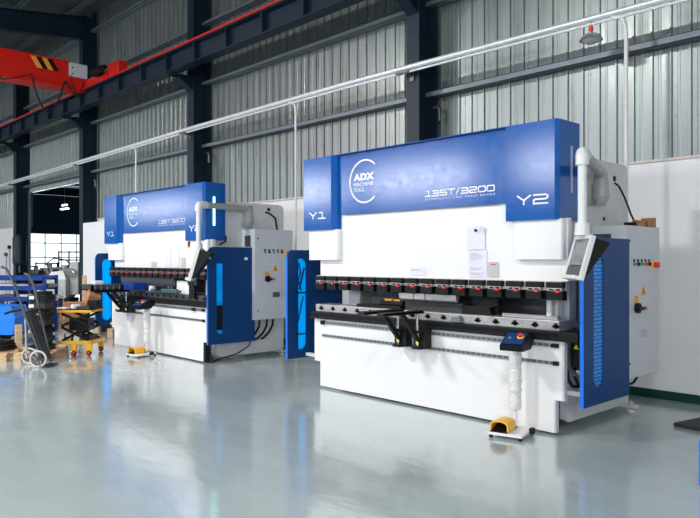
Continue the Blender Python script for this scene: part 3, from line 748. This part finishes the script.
# ------------------------------------------------------------------ pedal stands
def pedal_stand(x, y, rz, near):
    t = thing('pedal_stand', 'white pedal stand with orange foot pedal before the nearer press brake' if near else
              'white pedal stand with orange foot pedal before the far press brake', 'pedal stand', (x, y, 0), rz)
    PX = -.01
    MB().box(-.16, .15, -.20, .17, .025, .050, .004).build('base_plate', 'white', t)
    b = MB()
    b.bm.free()
    for px, py in ((-.14, -.18), (.13, -.18), (.13, .15), (-.14, .15)): MB().cyl((px, py, 0), (px, py, .028), .018).build('rubber_foot', 'rubber', t)
    MB().box(.14, .18, .02, .09, .02, .07, .006).build('caster', 'rubber', t)
    b = MB(); b.tube([(PX, .10, .05), (PX, .10, .80)], .015, 12); b.build('pole', 'white', t, smooth=True)
    b = MB(); rnd = random.Random(3)
    prof = []
    for i in range(22):
        z = .215+.545*i/21; prof.append((.052+rnd.uniform(-.007, .007)+(.004 if i % 4 else 0), z))
    prof = [(.02, .207)]+prof+[(.02, .775)]
    b.lathe(prof, (PX, .10, 0), seg=16); b.build('bubble_wrap', 'bubble', t, smooth=True)
    # pedal under an open orange hood
    b = MB(); n = 10
    outer = []; inner = []
    for i in range(n+1):
        a = PI-PI*i/n; outer.append((-.07+.085*math.cos(a), .055+.04+.055*max(0, math.sin(a))**.6)); inner.append((-.07+.073*math.cos(a), .055+.036+.047*max(0, math.sin(a))**.6))
    outer = [(-.155, .055)]+outer+[(.015, .055)]; inner = [(-.143, .055)]+inner+[(.003, .055)]
    b.prism(outer+inner[::-1], 1, -.17, .03); b.prism(outer, 1, .02, .03)
    b.box(-.13, -.01, .03, .12, .055, .115, .01)
    b.build('pedal_guard', 'yellow', t)
    MB().box(-.14, .0, -.16, .02, .07, .085, rot=Matrix.Rotation(R(12), 3, 'X')).build('pedal', 'black', t)
    MB().box(-.15, .01, -.19, .1, .05, .058).build('pedal_base', 'black', t)
    # control box on top
    b = MB(); b.prism([(-.19, .790), (-.20, .835), (.02, .940), (.13, .925), (.13, .855), (.04, .790)], 0, -.055, .155)
    cb = b.build('control_box', 'black', t)
    def slope(u, v, w_):   # a point on the sloping lid
        a = Vector((0, -.195, .8405)); c = Vector((0, .015, .9405)); p = a.lerp(c, v); n_ = Vector((0, -.43, .90)); return (u+.05, p.y+n_.y*w_, p.z+n_.z*w_)
    b = MB()
    def quad(u0, u1, v0, v1, h):
        ps = [slope(u0, v0, 0), slope(u1, v0, 0), slope(u1, v1, 0), slope(u0, v1, 0)]; qs = [slope(u0, v0, h), slope(u1, v0, h), slope(u1, v1, h), slope(u0, v1, h)]
        A = [b.bm.verts.new(p) for p in ps]; B = [b.bm.verts.new(p) for p in qs]; b.bm.faces.new(B)
        for i in range(4): b.bm.faces.new((A[i], A[(i+1) % 4], B[(i+1) % 4], B[i]))
    quad(-.09, .09, .10, .92, .004); b.build('panel_face', 'doorblue', cb)
    b = MB(); b.cyl(slope(.045, .62, .003), slope(.045, .62, .010), .032, seg=20); b.build('button_collar', 'warn', cb)
    b = MB(); b.cyl(slope(.045, .62, .010), slope(.045, .62, .035), .022, seg=20); b.build('emergency_stop', 'redp', cb)
    b = MB(); b.cyl(slope(-.045, .5, .003), slope(-.045, .5, .012), .012, seg=14); b.build('push_button', 'steel', cb)
    return t
pedal_stand(-3.49, 5.37, R(14), True)
pedal_stand(-10.61, 5.30, R(14), False)

# ------------------------------------------------------------------ papers fixed to the machines
def paper(x0, x1, z0, z1, label, m='paper', y=5.7055, curl=False, name='paper_sheet', group=None, th=.003):
    b = MB(); n = 8
    A = []
    for i in range(n+1):
        row = []
        for j in range(n+1):
            u, v = i/n, j/n
            dy = -.002-.004*math.sin(u*3)*(1-v)
            if curl and v > .7 and u > .5: dy -= .035*(v-.7)/.3*(u-.5)/.5
            row.append((x0+(x1-x0)*u, y+dy, z0+(z1-z0)*v))
        A.append(row)
    F = [[b.bm.verts.new(p) for p in r_] for r_ in A]; G = [[b.bm.verts.new((p[0], p[1]+th*.5, p[2])) for p in r_] for r_ in A]
    for i in range(n):
        for j in range(n):
            b.bm.faces.new((F[i][j], F[i+1][j], F[i+1][j+1], F[i][j+1])); b.bm.faces.new((G[i][j], G[i][j+1], G[i+1][j+1], G[i+1][j]))
    for i in range(n):
        for (P_, Q_) in ((i, 0), (i, n)): b.bm.faces.new((F[i][Q_], F[i+1][Q_], G[i+1][Q_], G[i][Q_]))
        for Q_ in (0, n): b.bm.faces.new((F[Q_][i], F[Q_][i+1], G[Q_][i+1], G[Q_][i]))
    o = b.build(name, m); tag(o, label, 'paper', group)
    return o
o = paper(-4.25, -4.03, 1.705, 1.94, 'curled white sheet held by a magnet, top of the hanging papers', curl=True, y=5.700)
o2 = paper(-4.235, -4.01, 1.425, 1.702, 'white printed sheet hanging below the curled sheet')
M['ink'] = mat('ink', (.35, .34, .45), .7)
b = MB()
for z, l in ((1.66, .10), (1.64, .14), (1.62, .15), (1.60, .08), (1.52, .03), (1.515, .15), (1.50, .12), (1.465, .17), (1.45, .13)): b.box(-4.21, -4.21+l, 5.6975, 5.699, z, z+.004)
b.build('printed_lines', 'ink', o2)
o = paper(-3.995, -3.87, 1.425, 1.58, 'small grey notice with red heading on the ram', 'greypaper')
b = MB(); b.box(-3.96, -3.90, 5.698, 5.6992, 1.552, 1.562); b.build('red_heading', 'redp', o)
tag(MB().cyl((-4.13, 5.672, 1.90), (-4.13, 5.688, 1.90), .014).build('magnet', 'black'), 'small black magnet holding the curled white sheet', 'magnet')
o = paper(-5.04, -4.81, 1.435, 1.515, 'small white label on the ram above the clamp row')
b = MB(); b.box(-5.01, -4.98, 5.698, 5.6992, 1.48, 1.495); b.box(-4.97, -4.88, 5.698, 5.6992, 1.485, 1.492); b.build('printed_lines', 'ink', o)
paper(-10.60, -10.40, 1.48, 1.80, 'left of two tall lilac sheets on the far press brake')
paper(-10.31, -10.12, 1.48, 1.80, 'right of two tall lilac sheets on the far press brake')
paper(-11.08, -10.90, 1.48, 1.57, 'small grey notice at the middle of the far press brake', 'greypaper')
paper(-10.06, -9.92, 1.48, 1.64, 'grey notice behind the control pendant of the far press brake', 'greypaper')
o = paper(-9.86, -9.73, 1.80, 1.92, 'orange and black sticker beside the drop tube of the far press brake', 'orange', name='sticker')
MB().box(-9.82, -9.77, 5.696, 5.6985, 1.82, 1.90).build('black_mark', 'black', o)

# ------------------------------------------------------------------ things on the table of the nearer machine
ZT = 1.0455
t = thing('tool_tray', 'dark tool tray with orange pieces on the nearer machine table', 'tray', (-5.45, 5.75, ZT))
MB().prism([(-.42, 0), (.30, 0), (.30, .035), (-.38, .035)], 1, -.09, .0).build('tray', 'black', t)
b = MB(); b.box(-.06, .30, -.05, .04, .036, .085, .01); b.build('dark_block', 'black', t)
tag(MB().box(-5.42, -5.30, 5.69, 5.74, ZT+.086, ZT+.112, .01).build('orange_glove', 'orange'), 'left orange piece lying on the dark tool tray', 'glove', 'orange pieces on the tool tray')
tag(MB().box(-5.28, -5.18, 5.69, 5.74, ZT+.086, ZT+.108, .01).build('orange_glove', 'orange'), 'right orange piece lying on the dark tool tray', 'glove', 'orange pieces on the tool tray')
b = MB(); b.prism([(5.72, 1.0455), (5.78, 1.0455), (5.78, 1.145), (5.757, 1.145), (5.75, 1.125), (5.743, 1.145), (5.72, 1.145)], 0, -5.12, -4.32)
tag(b.build('v_die', 'char'), 'long dark V die under the silver punches of the nearer machine', 'die')
b = MB(); b.prism([(-4.32, 1.0455), (-3.95, 1.0455), (-3.98, 1.12), (-3.86, 1.155), (-3.90, 1.18), (-4.05, 1.165), (-4.15, 1.13), (-4.32, 1.13)], 1, 5.70, 5.78)
tag(b.build('bent_part', 'black'), 'irregular black bent part right of the V die', 'metal part')
tag(MB().box(-4.30, -3.98, 5.85, 5.865, 1.0455, 1.23).build('metal_plate', 'char'), 'scratched dark plate standing behind the black bent part', 'plate')
tag(MB().box(-3.85, -3.25, 5.74, 5.80, 1.0455, 1.075).build('steel_strip', 'steel'), 'bright steel strip on the table behind the bolt row', 'strip')
tag(MB().box(-4.35, -4.24, 5.56, 5.63, ZT-.079, ZT-.03).build('grey_cloth_pad', 'girt'), 'grey smudged pad against the die holder beside a bolt', 'pad')

# things on / before the far machine
t = thing('parts_tray', 'grey divided tray of metal strips on the far support arms', 'tray', (-11.72, 5.15, 1.069))
b = MB(); b.box(-.30, .18, -.32, .25, 0, .02); b.box(-.30, -.27, -.32, .25, 0, .10); b.box(.15, .18, -.32, .25, 0, .10); b.box(-.30, .18, -.32, -.29, 0, .10); b.box(-.30, .18, .22, .25, 0, .10)
b.build('tray', 'char', t)
b = MB()
for k in range(5): b.box(.178, .186, -.27+.11*k, -.26+.11*k, .01, .09)
b.box(-.27, .15, -.27, .2, .05, .09)
b.build('divider', 'steel', t)
tag(MB().box(-11.72, -11.58, 4.90, 5.06, 1.171, 1.24, .02, seg=2).build('crumpled_paper', 'paper'), 'crumpled white paper lying on the parts tray', 'paper')
tag(MB().box(-11.50, -11.12, 5.38, 5.75, 1.077, 1.20, .006).build('blue_box', 'rackblue'), 'blue box on the far machine table beside the parts tray', 'box')
tag(MB().box(-10.12, -9.56, 5.66, 5.68, 1.0455, 1.26, .003).build('white_board', 'white'), 'white board standing on the far machine table', 'board')
tag(MB().box(-11.05, -10.92, 5.64, 5.70, 1.0455, 1.25, .003).build('white_bracket', 'white'), 'narrow white bracket standing on the far machine table', 'bracket')
t = thing('clamping_tool', 'dark teal clamping tool lying before the white board', 'tool', (-10.15, 5.55, 1.0455-.09))
b = MB(); b.box(-.25, .25, -.03, .03, .10, .17, .01); b.cyl((.25, 0, .135), (.34, 0, .135), .02); b.cyl((-.05, 0, .17), (-.05, 0, .21), .015); b.cyl((.05, 0, .17), (.05, 0, .21), .015); b.build('tool_body', 'teal', t)
b = MB(); b.box(-.85, -.25, .0, .05, .10, .115); b.box(-.65, -.5, -.01, .05, .115, .15); b.build('tool_rail', 'teal', t)

# box on top of the nearer cabinet
t = thing('small_carton', 'small brown open box on top of the nearer electrical cabinet', 'box', (-3.02, 7.08, 1.936)); t.scale = (.75, .8, .8)
b = MB(); b.box(-.10, .10, -.14, .14, 0, .01); b.box(-.10, -.09, -.14, .14, 0, .10); b.box(.09, .10, -.14, .14, 0, .10); b.box(-.10, .10, .13, .14, 0, .13); b.box(-.1, .1, -.14, -.13, 0, .07)
b.build('carton', 'card', t)
tag(MB().box(-3.12, -3.00, 6.82, 6.875, 1.936, 1.985, .01).build('dark_block', 'black'), 'black block beside the brown box on the cabinet top', 'block')

# ------------------------------------------------------------------ lower right: mat and blue sheet edge
tag(MB().prism([(-2.60, 6.76), (-1.2, 6.62), (-1.2, 7.5), (-2.45, 7.45)], 2, .0, .035).build('floor_mat', 'matdark'), 'dark ribbed mat lying by the green skirting', 'mat')
t = thing('blue_cabinet', 'bright blue cabinet edge at the right picture border', 'cabinet', (-1.345, 5.27, 0))
t.location = (-1.75, 5.0, 0)
MB().box(-.0, .6, -.02, .40, .04, .36, .01).build('cabinet_body', 'edgeblue', t)
MB().box(.02, .58, .02, .38, 0, .04).build('plinth', 'black', t)

# ------------------------------------------------------------------ left side clutter
FW = math.atan2(.725, .688)   # picture plane direction: R = (.688,.725)
Rv = Vector((.6885, .7252, 0)); Fv = Vector((-.7252, .6885, 0))
def at(px, d, z=0.0):        # a place on the floor plan: bearing of px, distance d ahead
    u = (px-350)/680.; p = Fv*d+Rv*u*d; return (p.x, p.y, z)
AR = math.atan2(Rv.y, Rv.x)
# blue rack
def rack():
    t = thing('steel_rack', 'blue steel shelving rack loaded with grey bars', 'rack', at(20, 15.3), AR)
    for x in (-1.2, .69):
        for y in (-.3, .3): MB().box(x-.03, x+.03, y-.03, y+.03, 0, 1.26).build('upright', 'rackblue', t)
    for z in (.30, .74, .98, 1.20):
        b = MB(); b.box(-1.2, .70, -.33, -.29, z-.05, z+.05); b.box(-1.2, .70, .29, .33, z-.05, z+.05); b.box(-1.2, .70, -.3, .3, z-.01, z+.01); b.build('shelf', 'rackblue', t)
    return t
rack()
rnd = random.Random(5)
k = 0
for z in (.80, 1.04):
    for x in (-1.05, -.50, .0, .35):
        L_ = rnd.uniform(.25, .5)
        p = Vector(at(22, 15.3)); c = Rv*(x+L_/2)
        b = MB(); b.box(-L_/2, L_/2, -.25, .22, 0, .055+.01*(k % 3), .005); o = b.build('metal_bar', ('steel', 'darksteel', 'cream')[k % 3])
        o.location = p+c+Vector((0, 0, z-.04)); o.rotation_euler = (0, 0, AR)
        tag(o, 'metal bar bundle lying on the %s shelf of the blue rack' % ('lower' if z < .95 else 'upper'), 'metal bars', 'metal bars on the blue rack, %s shelf' % ('lower' if z < .95 else 'upper')); k += 1
def simple(name, m, pos, rz, size, label, cat, bevel=.01, group=None):
    sx, sy, sz = size
    o = MB().box(-sx/2, sx/2, -sy/2, sy/2, 0, sz, bevel).build(name, m); o.location = pos; o.rotation_euler = (0, 0, rz)
    return tag(o, label, cat, group)
# blue covered trolley in front of the rack
t = thing('covered_cart', 'cart under a bright blue cover, left of the black crates', 'cart', at(3, 13.2), AR)
b = MB(); b.prism([(-.6, .18), (.34, .18), (.38, .50), (.30, .72), (-.6, .74)], 1, -.3, .3); b.build('blue_cover', 'tarp', t)
b = MB(); b.lathe([(.0, -.03), (.13, -.03), (.15, 0), (.13, .03), (0, .03)], (-.1, -.3, .15), 'y'); b.lathe([(.0, -.03), (.13, -.03), (.15, 0), (.13, .03), (0, .03)], (-.1, .3, .15), 'y')
b.box(-.5, .3, -.25, .25, .14, .18); b.build('wheel', 'rubber', t)
b = MB(); b.prism([(-.36, .56), (-.22, .26), (-.36, .26)], 1, -.31, -.302); b.build('red_flap', 'redp', t)
# pallet with crates
t = thing('wooden_pallet', 'pale wooden pallet under the stack of black crates', 'pallet', at(42, 11.15), AR)
for y in (-.36, 0, .36): MB().box(-.26, .26, y-.05, y+.05, .11, .135).build('deck_board', 'wood', t)
for x in (-.21, 0, .21): MB().box(x-.05, x+.05, -.42, .42, .09, .112).build('deck_board', 'wood', t)
for x in (-.20, .20):
    for y in (-.37, 0, .37): MB().box(x-.06, x+.06, y-.06, y+.06, 0, .09).build('block', 'wood', t)
pc = Vector(at(42, 11.15))
lab = ['lowest', 'second from the bottom', 'third from the bottom', 'fourth from the bottom', 'fifth from the bottom', 'sixth from the bottom', 'topmost']
for k in range(7):
    t = thing('tool_crate', 'black tool crate in the stack on the pallet, %s' % lab[k], 'crate', pc+Rv*(rnd.uniform(-.012, .012))+Vector((0, 0, .136+.136*k)), AR+rnd.uniform(-.03, .03), 'stacked black tool crates')
    b = MB(); b.box(-.15+.012*(k % 3), .15-.01*(k % 2), -.20, .16, 0, .08, .006); b.box(-.09, .11, -.14, .13, .08, .135); b.build('crate_body', 'char' if k % 2 else 'black', t)
    if k in (2, 3, 5, 6): b = MB(); b.box(-.12, -.04, -.204, -.2005, .015, .07); b.build('paper_tag', 'white', t)
    else: b = MB(); b.box(-.0, .06, -.204, -.2005, .03, .06); b.build('paper_tag', 'card', t)
# coil and box on the second pallet
t = thing('wooden_pallet', 'pale wooden pallet at the left picture edge', 'pallet', at(6, 11.1), AR)
for y in (-.36, 0, .36): MB().box(-.5, .22, y-.05, y+.05, .11, .135).build('deck_board', 'wood', t)
for x in (-.45, -.13, .16):
    MB().box(x-.05, x+.05, -.42, .42, .09, .112).build('deck_board', 'wood', t)
    for y in (-.37, 0, .37): MB().box(x-.06, x+.06, y-.06, y+.06, 0, .09).build('block', 'wood', t)
t = thing('black_coil', 'coil of black belting lying on the left pallet', 'coil', Vector(at(4, 11.1))+Vector((0, 0, .136)), AR)
b = MB()
for k in range(3): b.tube([(r_*math.cos(a)-.1, r_*math.sin(a), .03+.05*k) for a in [2*PI*i/24 for i in range(24)] for r_ in (.26-.02*k,)], .028, 8, closed=True)
b.build('belt_loop', 'rubber', t, smooth=True)
o = simple('cardboard_box', 'wood', at(18.5, 12.4, .0), AR+.5, (.12, .12, .42), 'tall narrow brown carton behind the hand truck', 'box')
# hand truck
t = thing('hand_truck', 'grey two wheeled hand truck leaning back with loop handles', 'hand truck', at(36, 10.2), AR)
def hp(px, py, back=0.0): return ((px-34)/680*9.0, back, 1.6-(py-260)/680*9.0)
for k, (dx, dy, hz_) in enumerate(((0, 0, 1), (.20, .25, .93))):
    b = MB(); b.tube([(px_+dx*pz_/1.3, dy-.05, pz_*hz_) for px_, pz_ in ((.13, .05), (-.08, .62), (-.20, .95), (-.27, 1.15), (-.36, 1.36), (-.42, 1.47), (-.50, 1.50))], .019, 10)
    b.build('rail', 'darksteel', t, smooth=True)
    b = MB(); b.tube([(-.20+dx, dy-.05, .86), (-.34+dx, dy-.07, .83), (-.43+dx, dy-.08, .80)], .018); b.build('grip', 'rubber', t, smooth=True)
b = MB()
for i in range(4):
    f0 = i/3
    b.prism([(.11-.12*0, .08), (.15, .10), (-.10, .82), (-.14, .80)], 1, -.03+.24*f0*0.8, .01+.24*f0*0.8)
b.build('back_slats', 'char', t)
b = MB(); b.tube([(-.14, .0, .12), (-.16, 0, .72)], .016); b.tube([(-.14, 0, .12), (.06, 0, .30)], .014); b.build('brace', 'steel', t, smooth=True)
MB().box(.10, .24, -.12, .24, .012, .025).build('toe_plate', 'char', t)
for k, y in enumerate((-.10, .22)):
    x = .08 if k == 0 else -.20
    w_ = MB(); w_.lathe([(.105, -.018), (.125, -.018), (.13, 0), (.125, .018), (.105, .018), (.10, 0), (.105, -.018)], (x, y, .13), 'y', 24)
    wo = w_.build('wheel', 'cream', t, smooth=True)
    b = MB(); b.lathe([(.001, -.02), (.03, -.02), (.03, .02), (.001, .02)], (x, y, .13), 'y', 14)
    for a in range(5): b.cyl((x, y, .13), (x+.105*math.cos(a*2*PI/5), y, .13+.105*math.sin(a*2*PI/5)), .010, seg=6)
    b.build('spokes', 'darksteel', wo)
b = MB(); b.cyl((.08, -.10, .13), (-.20, .22, .13), .012); b.build('axle', 'steel', t)

# yellow scissor lift table
t = thing('scissor_lift', 'yellow and black mobile scissor lift table with clutter on top', 'lift table', at(82, 11.7), AR); t.scale = (.84, .84, 1)
b = MB(); b.box(-.34, .34, -.40, .30, .72, .76, .006); b.build('platform', 'yellow', t)
b = MB(); b.box(-.33, .33, -.39, .29, .761, .772); b.build('platform_mat', 'rubber', t)
b = MB(); b.box(-.34, .36, -.42, -.36, .19, .245, .006); b.box(-.34, .36, .28, .34, .19, .245, .006); b.box(-.34, -.28, -.42, .34, .19, .245); b.box(.30, .36, -.42, .34, .19, .245); b.build('base_frame', 'yellow', t)
for y in (-.32, .24):
    for (z0, z1) in ((.24, .49), (.49, .72)):
        for s in (1, -1):
            b = MB(); xa, xb = (-.28*s, .28*s); b.prism([(xa, z0-.02), (xa, z0+.025), (xb, z1+.005), (xb, z1-.04)], 1, y-.012+s*.014, y+.012+s*.014); b.build('scissor_arm', 'black', t)
b = MB(); b.cyl((-.2, -.05, .27), (.2, -.05, .52), .04); b.box(-.25, .25, -.25, .2, .25, .32); b.box(-.18, .20, -.2, .15, .40, .60); b.build('hydraulic_ram', 'black', t)
b = MB(); b.cyl((-.15, -.30, .30), (-.15, -.2, .30), .055); b.build('drum', 'cream', t)
b = MB(); b.cyl((.02, -.34, .28), (.02, -.2, .28), .06); b.build('drum', 'cream', t)
b = MB(); b.tube([(-.36, .0, .25), (-.38, .0, .74), (-.38, 0, .95), (-.33, -.12, .98), (-.33, -.32, .98), (-.38, -.36, .92)], .013); b.build('handle', 'chrome', t, smooth=True)
for x, y in ((-.27, .26), (.30, .26), (.0, -.38), (.30, -.38)):
    b = MB(); b.box(x-.045, x+.045, y-.04, y+.04, .07, .19); f_ = b.build('caster', 'yellow', t)
    b = MB(); b.lathe([(.0, -.02), (.04, -.02), (.05, -.01), (.05, .01), (.04, .02), (0, .02)], (x, y-.022, .05), 'y', 16); b.build('caster_wheel', 'rubber', f_, smooth=True); MB().cyl((x, y-.048, .05), (x, y-.04, .05), .026).build('wheel_hub', 'redp', f_)
pl = Vector(at(82, 11.7)); zt = .773
def onlift(name, m, dx, dy, size, rz, label, cat, dz=0, bevel=.008):
    return simple(name, m, pl+Rv*dx+Fv*dy+Vector((0, 0, zt+dz)), AR+rz, size, label, cat, bevel)
onlift('cardboard_box', 'card', -.16, .10, (.34, .26, .10), .2, 'flat brown carton on the left of the lift table', 'box')
onlift('cardboard_box', 'card', .10, .10, (.20, .20, .24), .6, 'tilted brown carton on the middle of the lift table', 'box', dz=.05).rotation_euler = (.5, .25, AR+.6)
onlift('black_case', 'black', .25, -.12, (.16, .2, .14), .1, 'black case on the right end of the lift table', 'case')
o = onlift('white_cloth', 'white', -.02, -.22, (.14, .10, .08), .7, 'white cloth lying in front of the cartons on the lift table', 'cloth', bevel=.02)
onlift('white_envelope', 'paper', -.22, -.22, (.18, .14, .03), -.3, 'small white packet at the left front of the lift table', 'packet')
onlift('tool_roll', 'char', .14, -.28, (.22, .10, .05), .0, 'dark tool roll at the right front of the lift table', 'tool roll')
# wood and cartons left of the far machine
simple('wooden_post', 'wood', at(84.5, 17.5), AR, (.10, .08, 1.20), 'pale wooden post leaning beside the dark column', 'post')
simple('cardboard_box', 'card', at(72, 17.0), AR, (.50, .35, .30), 'brown carton on the floor behind the lift table', 'box')
simple('wooden_block', 'wood', at(111, 13.9), AR, (.12, .12, .20), 'upright wooden block by the far press brake left door', 'wood block')
simple('wooden_block', 'wood', at(97, 14.6), AR, (.12, .12, .20), 'small wooden block behind the lift table', 'wood block')
simple('dark_crate', 'black', at(103, 15.2), AR, (.38, .2, .28), 'dark crate between the small wooden blocks', 'crate')

tag(MB().box(-18.5, -15.6, 7.50, 7.56, 0, 2.61, .01).build('partition_screen', 'wallwhite'), 'tall white partition panel between doorway column and far press brake', 'panel')
# grey machine in the doorway
t = thing('milling_machine', 'grey bench machine with white covers standing near the doorway', 'machine', at(64, 19.5), AR)
MB().box(-.42, .28, -.3, .4, 0, .52, .02).build('base', 'black', t)
MB().box(-.45, .20, -.35, .35, .52, 1.05, .03).build('housing', 'machinegrey', t)
MB().prism([(-.36, 1.05), (.18, 1.05), (.10, 1.30), (-.25, 1.26)], 1, -.3, .2).build('white_cover', 'white', t)
MB().box(.20, .45, -.1, .25, .6, 1.55, .03).build('head', 'machinegrey', t)
b = MB(); b.cyl((.3, -.2, 1.25), (.3, -.1, 1.25), .12); b.cyl((.3, -.24, 1.25), (.3, -.2, 1.25), .05); b.build('handwheel', 'chrome', t)
b = MB(); b.tube([(-.4, 0, 1.2), (-.5, 0, 1.5), (-.3, 0, 1.65), (.05, 0, 1.6), (.2, 0, 1.45)], .02); b.build('hose', 'rubber', t, smooth=True)
MB().box(-.2, .1, -.33, -.3, 1.34, 1.40).build('tool_holder', 'darksteel', t)
MB().box(-.34, .0, -.36, -.352, .84, .86).build('slot', 'black', t)
# long work bench line through the doorway
t = thing('work_bench', 'dark long work bench seen beyond the doorway', 'bench', at(55, 24.0), AR)
MB().box(-1.0, 1.2, -.4, .4, 1.00, 1.10).build('bench_top', 'girt', t)
for x in (-.9, 1.1): MB().box(x-.05, x+.05, -.35, .35, 0, 1.0).build('leg', 'colnavy', t)
MB().box(-.8, 1.0, -.3, .3, .45, .50).build('shelf', 'girt', t)
for k, (px, w_, h_, m_) in enumerate(((36, .35, .30, 'white'), (44, .30, .22, 'darksteel'), (50, .34, .40, 'machinegrey'), (58, .3, .25, 'black'), (66, .40, .32, 'machinegrey'), (74, .28, .42, 'cream'))):
    t = thing('bench_machine', '%s small machine on the bench beyond the doorway, %s from the left' % (('white', 'dark', 'grey', 'black', 'grey', 'cream')[k], ('first', 'second', 'third', 'fourth', 'fifth', 'sixth')[k]), 'machine', Vector(at(px, 24.0))+Vector((0, 0, 1.101)), AR)
    MB().box(-w_/2, w_/2, -.15, .15, 0, h_*.55, .02).build('body', m_, t)
    b = MB(); b.cyl((0, 0, h_*.55), (0, 0, h_*.8), w_*.22); b.box(-w_*.4, w_*.1, -.1, .1, h_*.8, h_, .01); b.build('head', 'darksteel' if k % 2 else m_, t)
# shelf frame with thin rods farther back
t = thing('tube_frame', 'thin dark tube frame standing beyond the doorway', 'frame', at(69, 30.0), AR)
b = MB()
for x in (-.45, 0, .5): b.tube([(x, 0, 0), (x, 0, 2.0)], .035, 8)
for z in (1.0, 1.6, 1.95): b.tube([(-.45, 0, z), (.6, 0, z)], .03, 8)
b.build('frame_tubes', 'colnavy', t)
t = thing('tube_frame', 'lower dark tube frame left of the other frame beyond the doorway', 'frame', at(46, 30.0), AR)
b = MB()
for x in (-.45, .5): b.tube([(x, 0, 0), (x, 0, 1.5)], .035, 8)
for z in (1.0, 1.45): b.tube([(-.45, 0, z), (.6, 0, z)], .03, 8)
b.build('frame_tubes', 'colnavy', t)
# grey pipes on the white wall at the far left
for k, (px, h_) in enumerate(((5.8, 1.85), (9.3, 2.1))):
    t = thing('stand_pipe', ('grey stand pipe at the far left of the white wall', 'dark topped stand pipe left of the doorway column')[k], 'pipe', at(px, 23.3), AR)
    b = MB(); b.cyl((0, 0, 0), (0, 0, h_-.12), .035); b.build('pipe', 'lightgrey', t, smooth=True)
    b = MB(); b.cyl((0, 0, h_-.12), (0, 0, h_), .06); b.build('pipe_head', 'black' if k else 'darksteel', t, smooth=True)
# fire point tank before the doorway column
t = thing('dark_tank', 'dark upright tank hung on the column left of the doorway', 'tank', at(19.5, 21.5, 1.45), AR)
b = MB(); b.lathe([(.0, 0), (.16, 0), (.20, .05), (.20, .85), (.14, .95), (.0, .96)], (0, 0, 0)); b.build('tank_body', 'colnavy', t, smooth=True)
b = MB(); b.box(-.02, .02, .15, .42, .4, .5); b.cyl((0, 0, -.25), (0, 0, 0), .03); b.build('mount', 'darksteel', t)

# ------------------------------------------------------------------ light
w_ = bpy.data.worlds.new('World'); bpy.context.scene.world = w_; w_.use_nodes = True
w_.node_tree.nodes['Background'].inputs[0].default_value = (.92, .96, 1, 1)
w_.node_tree.nodes['Background'].inputs[1].default_value = 2.0
def area(name, loc, rot, sx, sy, power, col=(1, 1, 1)):
    l = bpy.data.lights.new(name, 'AREA'); l.shape = 'RECTANGLE'; l.size = sx; l.size_y = sy; l.energy = power; l.color = col
    o = bpy.data.objects.new(name, l); C.objects.link(o); o.location = loc; o.rotation_euler = rot; return o
# daylight through the front window band
for a, b_, _, _ in wins_front:
    area('window_daylight', ((a+b_)/2, YN-.3, 5.9), (R(90), 0, 0), b_-a, 1.6, (34 if a < -40 else 80)*(b_-a), (.93, .95, 1))
area('window_daylight', (XR+.3, -8, 3.6), (0, R(90), 0), 4.0, 13, 1000, (.93, .97, 1))
# high bay lamps under the roof
for i, x in enumerate((1.2, -8, -15, -22)):
    for j, y in enumerate((-2,)):
        l = bpy.data.lights.new('high_bay', 'AREA'); l.shape = 'DISK'; l.size = 1.2; l.energy = (330, 640, 700, 400)[i]; l.color = (1, .98, .95)
        o = bpy.data.objects.new('high_bay', l); C.objects.link(o); o.location = (x, y, 7.4)
l = area('next_hall_daylight', (-48.5, 17, 2.2), (0, R(-90), 0), 2.6, 18, 1500, (.93, .97, 1))

# ------------------------------------------------------------------ camera
cam = bpy.data.cameras.new('camera'); co = bpy.data.objects.new('camera', cam); C.objects.link(co)
cam.sensor_width = 36; cam.lens = 680/700*36; cam.sensor_fit = 'HORIZONTAL'
cam.shift_y = -(259-260)/700.0
cam.clip_start = .05; cam.clip_end = 200
co.location = (0, 0, 1.6)
co.rotation_euler = (R(90), 0, math.atan2(Fv.y, Fv.x)-PI/2)
bpy.context.scene.camera = co
vs = bpy.context.scene.view_settings
vs.view_transform = 'Standard'; vs.look = 'None'; vs.gamma = 1; vs.use_curve_mapping = False; vs.exposure = 0.27
